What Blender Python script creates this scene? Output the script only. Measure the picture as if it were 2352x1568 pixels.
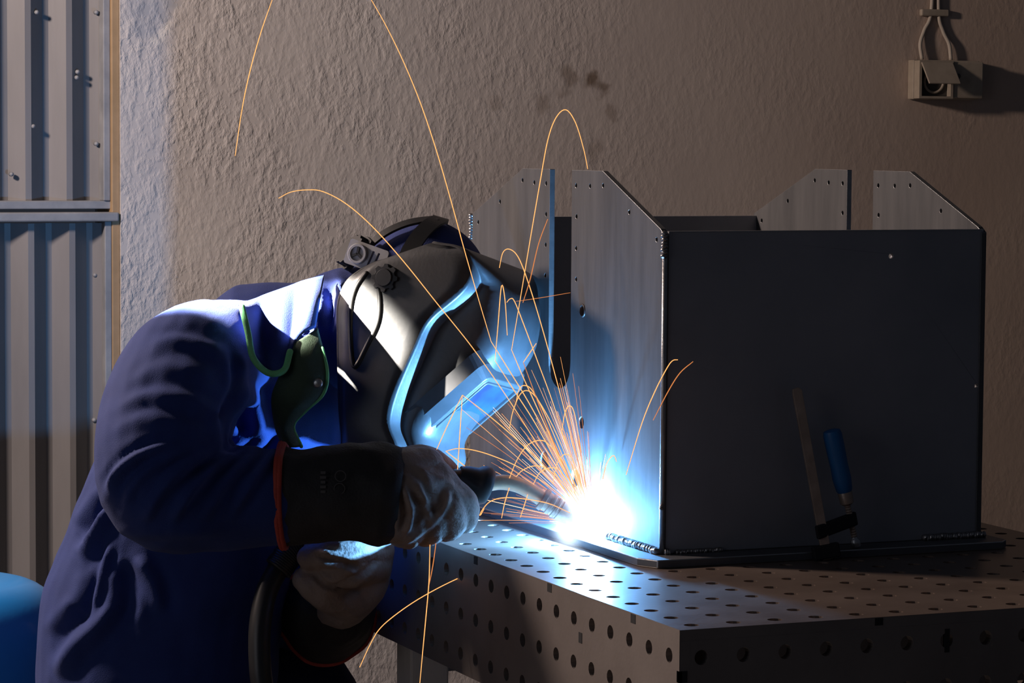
import bpy, bmesh, math, random
import numpy as np
from mathutils import Vector, Matrix, noise, Euler
from mathutils.geometry import tessellate_polygon

random.seed(7)
scene = bpy.context.scene
col = scene.collection
for o in list(bpy.data.objects):
    bpy.data.objects.remove(o)

# ------------------------------------------------------------------ camera
TZ = 0.85                                   # height of the table top above the floor
FPX = 6616.78
CAM = Vector((-1.3242, -2.7062, 0.5182 + TZ))
ROT = Euler((1.4996, -0.0070, -0.3951), 'XYZ')
cd = bpy.data.cameras.new('camera')
cd.sensor_fit = 'HORIZONTAL'
cd.sensor_width = 36.0
cd.lens = FPX / 2352 * 36.0
cd.clip_start = 0.05
cam = bpy.data.objects.new('camera', cd)
cam.location = CAM
cam.rotation_euler = ROT
col.objects.link(cam)
scene.camera = cam
CM = ROT.to_matrix()

# ------------------------------------------------------------------ light
scene.view_settings.view_transform = 'Standard'
scene.view_settings.look = 'None'
scene.view_settings.exposure = 0.0
scene.view_settings.gamma = 1.0
scene.view_settings.use_curve_mapping = False

world = bpy.data.worlds.new('world')
scene.world = world
world.use_nodes = True
bg = world.node_tree.nodes['Background']
bg.inputs[0].default_value = (0.62, 0.72, 1.0, 1)
bg.inputs[1].default_value = 0.026


def lamp(name, kind, loc, energy, color, target=None, **kw):
    d = bpy.data.lights.new(name, kind)
    d.energy = energy
    d.color = color
    for k, v in kw.items():
        setattr(d, k, v)
    o = bpy.data.objects.new(name, d)
    o.location = loc
    if target is not None:
        o.rotation_euler = (Vector(target) - Vector(loc)).to_track_quat('-Z', 'Y').to_euler()
    col.objects.link(o)
    return o


ARC = Vector((0.175, 0.622, 0.027 + TZ))
# the welding arc itself
lamp('arc_light', 'POINT', ARC, 46.0, (0.15, 0.47, 1.0), shadow_soft_size=0.006)
# warm work lamp high beside the door, left of the frame
LAMP = Vector((-1.45, 1.75, TZ + 1.30))
BEAM = Vector((-1.75, 0.93, TZ + 1.28))
lamp('work_lamp', 'POINT', LAMP, 190.0, (1.0, 0.80, 0.70), shadow_soft_size=0.12)
# a second lamp with a narrow beam over the welder's shoulder
lamp('beam_lamp', 'SPOT', BEAM, 8000.0, (1.0, 0.93, 0.82), target=(-0.155, 0.80, TZ + 0.266),
     spot_size=math.radians(5.2), spot_blend=0.3, shadow_soft_size=0.02)
# weak cool fill light added front left to lift sleeve, glove and front plate
lamp('left_fill', 'AREA', (-2.4, -0.5, TZ + 0.60), 3.0, (0.85, 0.88, 1.0),
     target=(-0.1, 0.9, TZ + 0.1), shape='RECTANGLE', size=1.2, size_y=1.0)


# ------------------------------------------------------------------ helpers
def at(px, py, d):
    """point seen at pixel (px, py) of the 2352x1568 frame, d metres deep"""
    return CAM + CM @ Vector(((px - 1176) / FPX, -(py - 784) / FPX, -1.0)) * d


def tag(o, label=None, cat=None, group=None, kind=None):
    if label: o['label'] = label
    if cat: o['category'] = cat
    if group: o['group'] = group
    if kind: o['kind'] = kind
    return o


ORG = {}


def empty(name, loc):
    o = bpy.data.objects.new(name, None)
    o.location = loc
    o.empty_display_size = 0.05
    col.objects.link(o)
    ORG[o] = Vector(loc)
    return o


def build(name, verts, faces, mat, parent=None, smooth=False, loc=None):
    """mesh from world coordinates; parented meshes share the origin of their thing"""
    org = ORG[parent] if parent else Vector(loc if loc is not None else (0, 0, 0))
    me = bpy.data.meshes.new(name)
    me.from_pydata([tuple(Vector(v) - org) for v in verts], [], faces)
    me.update()
    if mat: me.materials.append(mat)
    if smooth:
        me.polygons.foreach_set('use_smooth', [True] * len(me.polygons))
    o = bpy.data.objects.new(name, me)
    col.objects.link(o)
    if parent:
        o.parent = parent
    else:
        o.location = org
    ORG[o] = org
    return o


class MB:
    """collects shapes in world coordinates"""
    def __init__(s):
        s.v = []
        s.f = []

    def add(s, v, f):
        n = len(s.v)
        s.v += [Vector(p) for p in v]
        s.f += [tuple(i + n for i in q) for q in f]
        return s

    def box(s, a, b):
        x0, y0, z0 = a
        x1, y1, z1 = b
        return s.add([(x0, y0, z0), (x1, y0, z0), (x1, y1, z0), (x0, y1, z0), (x0, y0, z1), (x1, y0, z1), (x1, y1, z1), (x0, y1, z1)],
                     [(3, 2, 1, 0), (4, 5, 6, 7), (0, 1, 5, 4), (1, 2, 6, 5), (2, 3, 7, 6), (3, 0, 4, 7)])

    def obox(s, c, X, Y, Z):
        """oriented box: centre and three half vectors"""
        c, X, Y, Z = map(Vector, (c, X, Y, Z))
        v = [c + X * i + Y * j + Z * k for k in (-1, 1) for j in (-1, 1) for i in (-1, 1)]
        return s.add(v, [(2, 3, 1, 0), (4, 5, 7, 6), (0, 1, 5, 4), (1, 3, 7, 5), (3, 2, 6, 7), (2, 0, 4, 6)])

    def tube(s, pts, rad, seg=12, cap='flat', oval=None):
        pts = [Vector(p) for p in pts]
        n = len(pts)
        if not hasattr(rad, '__len__'): rad = [rad] * n
        tang = []
        for i in range(n):
            t = pts[min(i + 1, n - 1)] - pts[max(i - 1, 0)]
            tang.append(t.normalized() if t.length > 1e-9 else Vector((0, 0, 1)))
        ref = Vector((0, 0, 1)) if abs(tang[0].z) < 0.9 else Vector((1, 0, 0))
        if oval: ref = Vector(oval[0])
        x = (ref - tang[0] * ref.dot(tang[0])).normalized()
        rings = []
        P, R, T, XX = [], [], [], []
        for i in range(n):
            x = (x - tang[i] * x.dot(tang[i]))
            x = x.normalized() if x.length > 1e-6 else tang[i].orthogonal().normalized()
            P.append(pts[i]); R.append(rad[i]); T.append(tang[i]); XX.append(x.copy())
        if cap == 'round':
            pre, post = [], []
            for a in (80, 60, 40, 20):
                c_, s_ = math.cos(math.radians(a)), math.sin(math.radians(a))
                pre.append((P[0] - T[0] * R[0] * s_, max(R[0] * c_, 1e-4), T[0], XX[0]))
                post.insert(0, (P[-1] + T[-1] * R[-1] * s_, max(R[-1] * c_, 1e-4), T[-1], XX[-1]))
            seqn = pre + list(zip(P, R, T, XX)) + post
        else:
            seqn = list(zip(P, R, T, XX))
        v, f = [], []
        for p, r, t, xx in seqn:
            y = t.cross(xx)
            for k in range(seg):
                a = 2 * math.pi * k / seg
                k2 = oval[1] if oval else 1.0
                v.append(p + xx * (r * math.cos(a)) + y * (r * k2 * math.sin(a)))
        m = len(seqn)
        for i in range(m - 1):
            for k in range(seg):
                a, b = i * seg + k, i * seg + (k + 1) % seg
                f.append((a, b, b + seg, a + seg))
        f.append(tuple(reversed(range(seg))))
        f.append(tuple(range((m - 1) * seg, m * seg)))
        return s.add(v, f)

    def lathe(s, base, axis, prof, seg=20):
        """prof: list of (distance along axis, radius)"""
        base, axis = Vector(base), Vector(axis).normalized()
        x = axis.orthogonal().normalized()
        y = axis.cross(x)
        v, f = [], []
        for h, r in prof:
            for k in range(seg):
                a = 2 * math.pi * k / seg
                v.append(base + axis * h + (x * math.cos(a) + y * math.sin(a)) * max(r, 1e-5))
        for i in range(len(prof) - 1):
            for k in range(seg):
                a, b = i * seg + k, i * seg + (k + 1) % seg
                f.append((a, b, b + seg, a + seg))
        f.append(tuple(reversed(range(seg))))
        f.append(tuple(range((len(prof) - 1) * seg, len(prof) * seg)))
        return s.add(v, f)

    def torus(s, c, axis, R, r, seg=32, sub=8, squash=None):
        c, axis = Vector(c), Vector(axis).normalized()
        x = axis.orthogonal().normalized()
        y = axis.cross(x)
        v, f = [], []
        for i in range(seg):
            a = 2 * math.pi * i / seg
            d = x * math.cos(a) + y * math.sin(a)
            for j in range(sub):
                b = 2 * math.pi * j / sub
                v.append(c + d * (R + r * math.cos(b)) + axis * (r * math.sin(b)))
        for i in range(seg):
            for j in range(sub):
                f.append((i * sub + j, ((i + 1) % seg) * sub + j, ((i + 1) % seg) * sub + (j + 1) % sub, i * sub + (j + 1) % sub))
        return s.add(v, f)

    def ball(s, c, rx, ry=None, rz=None, axes=None, seg=20, rings=12):
        ry = ry or rx
        rz = rz or rx
        c = Vector(c)
        A = [Vector(a) for a in axes] if axes else [Vector((1, 0, 0)), Vector((0, 1, 0)), Vector((0, 0, 1))]
        v, f = [], []
        for i in range(rings + 1):
            th = math.pi * i / rings
            th = min(max(th, 1e-3), math.pi - 1e-3)
            for k in range(seg):
                ph = 2 * math.pi * k / seg
                v.append(c + A[0] * (rx * math.sin(th) * math.cos(ph)) + A[1] * (ry * math.sin(th) * math.sin(ph)) + A[2] * (rz * math.cos(th)))
        for i in range(rings):
            for k in range(seg):
                a, b = i * seg + k, i * seg + (k + 1) % seg
                f.append((a + seg, b + seg, b, a))
        f.append(tuple(range(seg)))
        f.append(tuple(reversed(range(rings * seg, (rings + 1) * seg))))
        return s.add(v, f)

    def prism(s, loops, to3, d0, d1):
        """flat plate: loops[0] outline, others holes, in 2d; to3(a, b, d) -> point"""
        n = [len(l) for l in loops]
        tris = tessellate_polygon([[Vector((a, b, 0)) for a, b in l] for l in loops])
        flat = [p for l in loops for p in l]
        m = len(flat)
        v = [to3(a, b, d0) for a, b in flat] + [to3(a, b, d1) for a, b in flat]
        f = []
        for t in tris:
            f.append(tuple(t))
            f.append(tuple(i + m for i in reversed(t)))
        st = 0
        for k in n:
            for i in range(k):
                a, b = st + i, st + (i + 1) % k
                f.append((a, b, b + m, a + m))
            st += k
        s.add(v, f)
        return s

    def build(s, name, mat, parent=None, smooth=False, loc=None, bevel=0, fix=True, angle=None):
        o = build(name, s.v, s.f, mat, parent, smooth, loc)
        if fix:
            bm = bmesh.new()
            bm.from_mesh(o.data)
            bmesh.ops.recalc_face_normals(bm, faces=bm.faces)
            bm.to_mesh(o.data)
            bm.free()
        if bevel:
            b = o.modifiers.new('bevel', 'BEVEL')
            b.width = bevel
            b.segments = 2
            b.limit_method = 'ANGLE'
            b.angle_limit = math.radians(40)
        if angle:
            for p in o.data.polygons: p.use_smooth = True
            o.data.set_sharp_from_angle(angle=math.radians(angle))
        return o


def circle(cx, cy, r, n=14):
    return [(cx + r * math.cos(2 * math.pi * i / n), cy + r * math.sin(2 * math.pi * i / n)) for i in range(n)]


def catmull(pts, n):
    """smooth polyline through points (any tuples), n steps per span"""
    P = [np.array(p, float) for p in pts]
    P = [2 * P[0] - P[1]] + P + [2 * P[-1] - P[-2]]
    out = []
    for i in range(1, len(P) - 2):
        for k in range(n):
            t = k / n
            a, b, c, d = P[i - 1], P[i], P[i + 1], P[i + 2]
            out.append(0.5 * ((2 * b) + (c - a) * t + (2 * a - 5 * b + 4 * c - d) * t * t + (3 * b - a - 3 * c + d) * t ** 3))
    out.append(P[-2])
    return out


def remesh(mb, voxel, smooth_it=6, factor=0.5):
    """union of overlapping shapes as one continuous skin; returns numpy verts, normals, faces"""
    me = bpy.data.meshes.new('tmp')
    me.from_pydata([tuple(v) for v in mb.v], [], mb.f)
    bm = bmesh.new()
    bm.from_mesh(me)
    bmesh.ops.recalc_face_normals(bm, faces=bm.faces)
    bm.to_mesh(me)
    bm.free()
    o = bpy.data.objects.new('tmp', me)
    col.objects.link(o)
    r = o.modifiers.new('r', 'REMESH')
    r.mode = 'VOXEL'
    r.voxel_size = voxel
    s = o.modifiers.new('s', 'SMOOTH')
    s.iterations = smooth_it
    s.factor = factor
    dg = bpy.context.evaluated_depsgraph_get()
    dg.update()
    ev = o.evaluated_get(dg)
    m = bpy.data.meshes.new_from_object(ev)
    co = np.empty(len(m.vertices) * 3)
    m.vertices.foreach_get('co', co)
    no = np.empty(len(m.vertices) * 3)
    m.vertices.foreach_get('normal', no)
    faces = [tuple(p.vertices) for p in m.polygons]
    bpy.data.objects.remove(o)
    bpy.data.meshes.remove(m)
    return co.reshape(-1, 3), no.reshape(-1, 3), faces


UU = np.array(CM.col[0])                    # the welder's front-back axis, level with the bench view
UU[2] = 0
UU /= np.linalg.norm(UU)
VV = np.array([-UU[1], UU[0], 0.0])         # the welder's right-left axis


def fold_disp(co, no, folds):
    """ridges (+) and creases (-) of cloth along polylines on the side of the figure"""
    d = np.zeros(len(co))
    q = np.stack([co @ UU, co[:, 2]], 1)
    side = np.clip(-(no @ VV) * 1.6 + 0.5, 0, 1)
    for pts, dep, amp, w in folds:
        P = catmull([(np.dot(np.array(at(x, y, dep)), UU), at(x, y, dep).z) for x, y in pts], 4)
        best = np.full(len(co), 9.0)
        tt = np.zeros(len(co))
        n = len(P) - 1
        for i in range(n):
            a, b = P[i], P[i + 1]
            ab = b - a
            t = np.clip(((q - a) @ ab) / (ab @ ab), 0, 1)
            dd = np.linalg.norm(q - a - t[:, None] * ab, axis=1)
            m = dd < best
            best[m] = dd[m]
            tt[m] = (i + t[m]) / n
        taper = np.clip(np.sin(np.pi * tt) * 1.6, 0.12, 1)
        x = best / w
        d += amp * taper * side * np.exp(-x * x) - 0.45 * amp * taper * side * np.exp(-((x - 1.9) / 0.9) ** 2)
    return d


def noise_disp(co, scale, amp, stretch=(1, 1, 1)):
    out = np.empty(len(co))
    for i, c in enumerate(co):
        out[i] = noise.noise(Vector((c[0] * scale * stretch[0], c[1] * scale * stretch[1], c[2] * scale * stretch[2])))
    return out * amp


# ------------------------------------------------------------------ materials
def material(name, base, rough=0.6, metal=0.0, var=None, var_scale=8.0, bump=0.0, bump_scale=60.0, stretch=None,
             spec=0.5, detail=6.0, sheen=0.0, coat=0.0, rough_var=0.0):
    m = bpy.data.materials.new(name)
    m.use_nodes = True
    nt = m.node_tree
    b = nt.nodes['Principled BSDF']
    b.inputs['Base Color'].default_value = (*base, 1)
    b.inputs['Roughness'].default_value = rough
    b.inputs['Metallic'].default_value = metal
    b.inputs['Specular IOR Level'].default_value = spec
    if sheen:
        b.inputs['Sheen Weight'].default_value = sheen
        b.inputs['Sheen Roughness'].default_value = 0.5
    if coat:
        b.inputs['Coat Weight'].default_value = coat
        b.inputs['Coat Roughness'].default_value = 0.15
    tc = nt.nodes.new('ShaderNodeTexCoord')
    src = tc.outputs['Object']
    if stretch:
        mp = nt.nodes.new('ShaderNodeMapping')
        mp.inputs['Scale'].default_value = stretch
        nt.links.new(src, mp.inputs['Vector'])
        src = mp.outputs['Vector']
    if var:
        n = nt.nodes.new('ShaderNodeTexNoise')
        n.inputs['Scale'].default_value = var_scale
        n.inputs['Detail'].default_value = detail
        n.inputs['Roughness'].default_value = 0.6
        nt.links.new(src, n.inputs['Vector'])
        r = nt.nodes.new('ShaderNodeValToRGB')
        r.color_ramp.elements[0].position = 0.32
        r.color_ramp.elements[0].color = (*base, 1)
        r.color_ramp.elements[1].position = 0.68
        r.color_ramp.elements[1].color = (*var, 1)
        nt.links.new(n.outputs['Fac'], r.inputs['Fac'])
        nt.links.new(r.outputs['Color'], b.inputs['Base Color'])
        if rough_var:
            mr = nt.nodes.new('ShaderNodeMapRange')
            mr.inputs['To Min'].default_value = rough - rough_var
            mr.inputs['To Max'].default_value = rough + rough_var
            nt.links.new(n.outputs['Fac'], mr.inputs['Value'])
            nt.links.new(mr.outputs['Result'], b.inputs['Roughness'])
    if bump:
        n2 = nt.nodes.new('ShaderNodeTexNoise')
        n2.inputs['Scale'].default_value = bump_scale
        n2.inputs['Detail'].default_value = 5.0
        nt.links.new(src, n2.inputs['Vector'])
        bp = nt.nodes.new('ShaderNodeBump')
        bp.inputs['Strength'].default_value = bump
        bp.inputs['Distance'].default_value = 0.004
        nt.links.new(n2.outputs['Fac'], bp.inputs['Height'])
        nt.links.new(bp.outputs['Normal'], b.inputs['Normal'])
    return m


def emission(name, color, strength):
    m = bpy.data.materials.new(name)
    m.use_nodes = True
    nt = m.node_tree
    nt.nodes.remove(nt.nodes['Principled BSDF'])
    e = nt.nodes.new('ShaderNodeEmission')
    e.inputs[0].default_value = (*color, 1)
    e.inputs[1].default_value = strength
    nt.links.new(e.outputs[0], nt.nodes['Material Output'].inputs['Surface'])
    return m


M = {}
M['steel'] = material('brushed_steel', (0.085, 0.085, 0.088), 0.72, 0.0, (0.13, 0.128, 0.13), 9, 0.04, 300, (3, 3, 0.35), rough_var=0.08, spec=0.02)
M['steel_dark'] = material('mill_scale_steel', (0.27, 0.28, 0.31), 0.5, 0.3, (0.35, 0.35, 0.38), 5, 0.03, 200, rough_var=0.06)
M['base_steel'] = material('dark_base_plate', (0.09, 0.092, 0.10), 0.5, 0.2, (0.13, 0.13, 0.14), 8, 0.04, 200, spec=0.2)
M['steel_edge'] = material('bare_highlight_steel', (0.5, 0.5, 0.5), 0.35, 0.9, (0.38, 0.38, 0.38), 60, 0.1, 400)  # bare steel fittings, and highlights painted on the box edges
M['table'] = material('worn_table_steel', (0.15, 0.108, 0.085), 0.33, 0.3, (0.23, 0.175, 0.145), 7, 0.05, 160, rough_var=0.09)
M['table_side'] = material('table_side_steel', (0.19, 0.16, 0.145), 0.5, 0.4, (0.26, 0.225, 0.205), 6, 0.05, 160)
M['weld'] = material('weld_metal', (0.42, 0.40, 0.39), 0.28, 0.9, (0.25, 0.23, 0.22), 90, 0.2, 300)
M['burnt'] = material('heat_tint_ring', (0.06, 0.05, 0.05), 0.5, 0.7, (0.14, 0.12, 0.11), 120)
M['leg'] = material('pale_steel_tube', (0.58, 0.53, 0.48), 0.6, 0.0, (0.66, 0.60, 0.54), 14, 0.08, 90, (4, 4, 0.6))
M['notch'] = material('dark_joint', (0.012, 0.012, 0.014), 0.8)
M['cloth'] = material('navy_work_cloth', (0.009, 0.027, 0.15), 0.85, 0, (0.014, 0.036, 0.185), 14, 0.28, 900, sheen=0.03)
M['hood'] = material('navy_hood_cloth', (0.013, 0.03, 0.16), 0.85, 0, (0.022, 0.042, 0.20), 10, 0.3, 700, sheen=0.03)
M['trousers'] = material('navy_trousers', (0.012, 0.018, 0.06), 0.9, 0, (0.016, 0.024, 0.08), 14, 0.2, 700)
M['lapel'] = material('green_lining', (0.035, 0.058, 0.036), 0.8, 0, (0.05, 0.08, 0.048), 20, 0.2, 600)
M['piping'] = material('green_piping', (0.14, 0.50, 0.20), 0.7, 0, (0.2, 0.6, 0.26), 40, 0.2, 600)
M['leather'] = material('grey_brown_leather', (0.23, 0.17, 0.14), 0.62, 0, (0.33, 0.255, 0.22), 14, 0.35, 260)
M['cuff'] = material('black_cuff_leather', (0.013, 0.011, 0.011), 0.72, 0, (0.022, 0.019, 0.019), 18, 0.25, 350)
M['print'] = material('faded_print', (0.07, 0.065, 0.065), 0.7)
M['red_trim'] = material('red_binding', (0.48, 0.055, 0.03), 0.7, 0, (0.36, 0.04, 0.025), 60, 0.3, 500)
M['shell'] = material('black_helmet_shell', (0.042, 0.043, 0.046), 0.40, 0, (0.058, 0.058, 0.06), 30, 0.05, 200, spec=0.6)
M['shell_rim'] = material('black_rim', (0.012, 0.012, 0.012), 0.5)
M['frame'] = material('helmet_window_frame', (0.046, 0.048, 0.052), 0.38, 0, (0.065, 0.065, 0.07), 40, spec=0.7)
M['lens'] = material('dark_filter_glass', (0.020, 0.022, 0.075), 0.3, 0.0, (0.025, 0.06, 0.055), 22, 0.03, 60, spec=0.35)
M['band'] = material('grey_headband_plastic', (0.32, 0.31, 0.30), 0.5, 0, (0.4, 0.39, 0.38), 30)
M['black'] = material('black_plastic', (0.016, 0.016, 0.017), 0.45)
M['rubber'] = material('black_rubber', (0.02, 0.02, 0.021), 0.38)
M['torch_neck'] = material('torch_neck_metal', (0.80, 0.62, 0.42), 0.3, 0.4, (0.62, 0.48, 0.34), 60)
M['nozzle'] = material('sooty_copper_nozzle', (0.75, 0.56, 0.44), 0.32, 0.4, (0.45, 0.34, 0.28), 80, 0.1, 200)
M['handle_blue'] = material('blue_plastic', (0.01, 0.13, 0.36), 0.45)
M['clamp'] = material('clamp_steel', (0.50, 0.38, 0.30), 0.42, 0.45, (0.32, 0.24, 0.19), 30, 0.1, 200)
M['drum'] = material('blue_painted_steel', (0.012, 0.22, 0.62), 0.4, 0, (0.02, 0.26, 0.7), 8, 0.04, 120, coat=0.25)
M['plastic'] = material('aged_cream_plastic', (0.40, 0.34, 0.27), 0.55, 0, (0.32, 0.27, 0.21), 30)
M['cable'] = material('cream_cable', (0.46, 0.40, 0.33), 0.6)
M['socket'] = material('dark_socket', (0.06, 0.055, 0.05), 0.6)
M['door'] = material('pale_painted_sheet', (0.15, 0.147, 0.15), 0.5, 0, (0.20, 0.195, 0.20), 3.5, 0.06, 40, (2, 2, 0.4))
M['door_frame'] = material('ochre_painted_frame', (0.30, 0.20, 0.10), 0.6, 0, (0.4, 0.27, 0.15), 12, 0.1, 80)
M['door_rail'] = material('grey_blue_rail', (0.30, 0.31, 0.33), 0.5, 0, (0.2, 0.21, 0.23), 16, 0.08, 80)
M['floor'] = material('concrete', (0.10, 0.095, 0.09), 0.85, 0, (0.15, 0.14, 0.13), 3, 0.2, 40)
M['spark'] = emission('hot_spark', (1.0, 0.42, 0.13), 1.5)
M['spark_dim'] = emission('cooling_spark', (1.0, 0.33, 0.10), 0.75)
M['spark_hot'] = emission('white_hot_spark', (1.0, 0.62, 0.38), 2.2)


def wall_material():
    m = bpy.data.materials.new('plaster')
    m.use_nodes = True
    nt = m.node_tree
    L = nt.links.new
    b = nt.nodes['Principled BSDF']
    b.inputs['Roughness'].default_value = 0.75
    tc = nt.nodes.new('ShaderNodeTexCoord')
    pos = tc.outputs['Object']

    def N(t, **kw):
        n = nt.nodes.new(t)
        for k, v in kw.items():
            if k in n.inputs.keys(): n.inputs[k].default_value = v
            else: setattr(n, k, v)
        return n
    n1 = N('ShaderNodeTexNoise', Scale=2.2, Detail=6.0)
    L(pos, n1.inputs['Vector'])
    ramp = N('ShaderNodeValToRGB')
    ramp.color_ramp.elements[0].position = 0.3
    ramp.color_ramp.elements[0].color = (0.47, 0.445, 0.44, 1)
    ramp.color_ramp.elements[1].position = 0.72
    ramp.color_ramp.elements[1].color = (0.55, 0.53, 0.52, 1)
    L(n1.outputs['Fac'], ramp.inputs['Fac'])
    # the plaster colour turns browner and darker towards the socket
    sx0 = N('ShaderNodeSeparateXYZ')
    L(pos, sx0.inputs[0])
    mc = N('ShaderNodeMapRange')
    mc.inputs['From Min'].default_value = 0.7
    mc.inputs['From Max'].default_value = 2.1
    L(sx0.outputs['X'], mc.inputs['Value'])
    mcx = N('ShaderNodeMix', data_type='RGBA', blend_type='MULTIPLY')
    L(mc.outputs['Result'], mcx.inputs['Factor'])
    L(ramp.outputs['Color'], mcx.inputs[6])
    mcx.inputs[7].default_value = (0.92, 0.74, 0.60, 1)
    color = mcx.outputs[2]
    # soot smudges and a chipped patch, each with its own place on the plaster
    warp = N('ShaderNodeTexNoise', Scale=26.0, Detail=4.0)
    L(pos, warp.inputs['Vector'])
    wv = N('ShaderNodeVectorMath', operation='MULTIPLY_ADD')
    wv.inputs[1].default_value = (0.05, 0.0, 0.05)
    L(warp.outputs['Color'], wv.inputs[0])
    L(pos, wv.inputs[2])

    def spot(x, z, r, colr, amount):
        nonlocal color
        d = N('ShaderNodeVectorMath', operation='DISTANCE')
        d.inputs[1].default_value = (x + 0.025, 2.8, z + TZ + 0.025)
        L(wv.outputs[0], d.inputs[0])
        mr = N('ShaderNodeMapRange')
        mr.interpolation_type = 'SMOOTHSTEP'
        mr.inputs['From Min'].default_value = r
        mr.inputs['From Max'].default_value = r * 0.25
        mr.inputs['To Max'].default_value = amount
        L(d.outputs['Value'], mr.inputs['Value'])
        mx = N('ShaderNodeMix', data_type='RGBA')
        L(mr.outputs['Result'], mx.inputs['Factor'])
        L(color, mx.inputs[6])
        mx.inputs[7].default_value = (*colr, 1)
        color = mx.outputs[2]
    dark = (0.14, 0.095, 0.065)
    for x, z, r, a in [(1.098, 0.643, 0.026, 0.5), (1.151, 0.633, 0.026, 0.85), (1.178, 0.617, 0.022, 0.7), (1.044, 0.588, 0.03, 0.4),
                       (1.198, 0.572, 0.025, 0.4), (1.159, 0.494, 0.03, 0.3), (1.09, 0.61, 0.02, 0.3), (0.93, 0.585, 0.02, 0.25)]:
        spot(x, z, r, dark, a)
    for x, z, r in [(0.19, 0.72, 0.034), (0.215, 0.755, 0.04), (0.18, 0.765, 0.035), (0.25, 0.775, 0.025)]:
        spot(x, z, r, (0.36, 0.37, 0.40), 0.85)
    for x, z, r in [(0.207, 0.70, 0.014), (0.233, 0.727, 0.016), (0.222, 0.715, 0.012)]:
        spot(x, z, r, (0.66, 0.62, 0.57), 0.9)
    L(color, b.inputs['Base Color'])
    # rough trowelled relief, smoother towards the socket end
    sx = N('ShaderNodeSeparateXYZ')
    L(pos, sx.inputs[0])
    ms = N('ShaderNodeMapRange')
    ms.inputs['From Min'].default_value = 0.55
    ms.inputs['From Max'].default_value = 1.35
    ms.inputs['To Min'].default_value = 1.0
    ms.inputs['To Max'].default_value = 0.22
    L(sx.outputs['X'], ms.inputs['Value'])
    mp = N('ShaderNodeMapping')
    mp.inputs['Scale'].default_value = (1.0, 1.0, 0.6)
    mp.inputs['Rotation'].default_value = (0, 0.45, 0)
    L(pos, mp.inputs['Vector'])
    a1 = N('ShaderNodeTexNoise', Scale=72.0, Detail=5.0, Roughness=0.55)
    a2 = N('ShaderNodeTexNoise', Scale=9.0, Detail=4.0)
    a3 = N('ShaderNodeTexNoise', Scale=5.0, Detail=3.0)
    for q in (a1, a2): L(mp.outputs[0], q.inputs['Vector'])
    L(pos, a3.inputs['Vector'])
    am = N('ShaderNodeMapRange')                     # the grain comes and goes in patches
    am.inputs['From Min'].default_value = 0.35
    am.inputs['From Max'].default_value = 0.65
    am.inputs['To Min'].default_value = 0.35
    am.inputs['To Max'].default_value = 1.3
    L(a3.outputs['Fac'], am.inputs['Value'])
    pk = N('ShaderNodeMapRange')                     # flat ground with raised crumbs
    pk.inputs['From Min'].default_value = 0.40
    pk.inputs['From Max'].default_value = 0.78
    L(a1.outputs['Fac'], pk.inputs['Value'])
    gm = N('ShaderNodeMath', operation='MULTIPLY')
    L(pk.outputs['Result'], gm.inputs[0])
    L(am.outputs['Result'], gm.inputs[1])
    ad = N('ShaderNodeMath', operation='MULTIPLY_ADD')
    ad.inputs[1].default_value = 1.3
    L(a2.outputs['Fac'], ad.inputs[0])
    L(gm.outputs[0], ad.inputs[2])
    bp = N('ShaderNodeBump', Distance=0.0024)
    L(ms.outputs['Result'], bp.inputs['Strength'])
    L(ad.outputs[0], bp.inputs['Height'])
    L(bp.outputs['Normal'], b.inputs['Normal'])
    return m


M['wall'] = wall_material()

# ------------------------------------------------------------------ the setting
WY = 2.8
DX0, DX1, DTOP = -1.05, 0.1428, 2.35
w = MB()
w.box((DX1, WY, 0), (4.2, WY + 0.2, 3.4))
w.box((-3.4, WY, 0), (DX0, WY + 0.2, 3.4))
w.box((DX0, WY, DTOP), (DX1, WY + 0.2, 3.4))
tag(w.build('wall_back', M['wall']), kind='structure')
tag(MB().box((-3.4, -3.6, -0.1), (4.2, WY + 0.3, 0)).build('floor', M['floor']), kind='structure')

# corrugated sheet door
door = empty('door_1', (0.5 * (DX0 + DX1), WY + 0.05, 0))
tag(door, 'pale corrugated sheet metal door in an ochre frame beside the plaster wall', None, kind='structure')


def corrugated(name, z0, z1, yb):
    half = 0.0407
    pts = []
    x = DX1 - 0.030
    xs = []
    k = 0
    xv = 0.0914                                  # a valley
    prof = []
    i0 = -30
    for i in range(i0, 2):
        xx = xv + i * half
        y = yb + (0.0 if i % 2 == 0 else -0.026)
        prof.append((xx - 0.006, y))
        prof.append((xx + 0.006, y))
    prof = [(max(DX0 + 0.01, min(a, DX1 - 0.02)), b) for a, b in prof if DX0 - 0.05 < a < DX1 + 0.03]
    v, f = [], []
    n = len(prof)
    for t in (0, 0.0015):
        for z in (z0, z1):
            v += [(a, b + t, z) for a, b in prof]
    for i in range(n - 1):
        f.append((i, i + 1, n + i + 1, n + i))
        f.append((2 * n + i + 1, 2 * n + i, 3 * n + i, 3 * n + i + 1))
    return build(name, v, f, M['door'], door)


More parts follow.
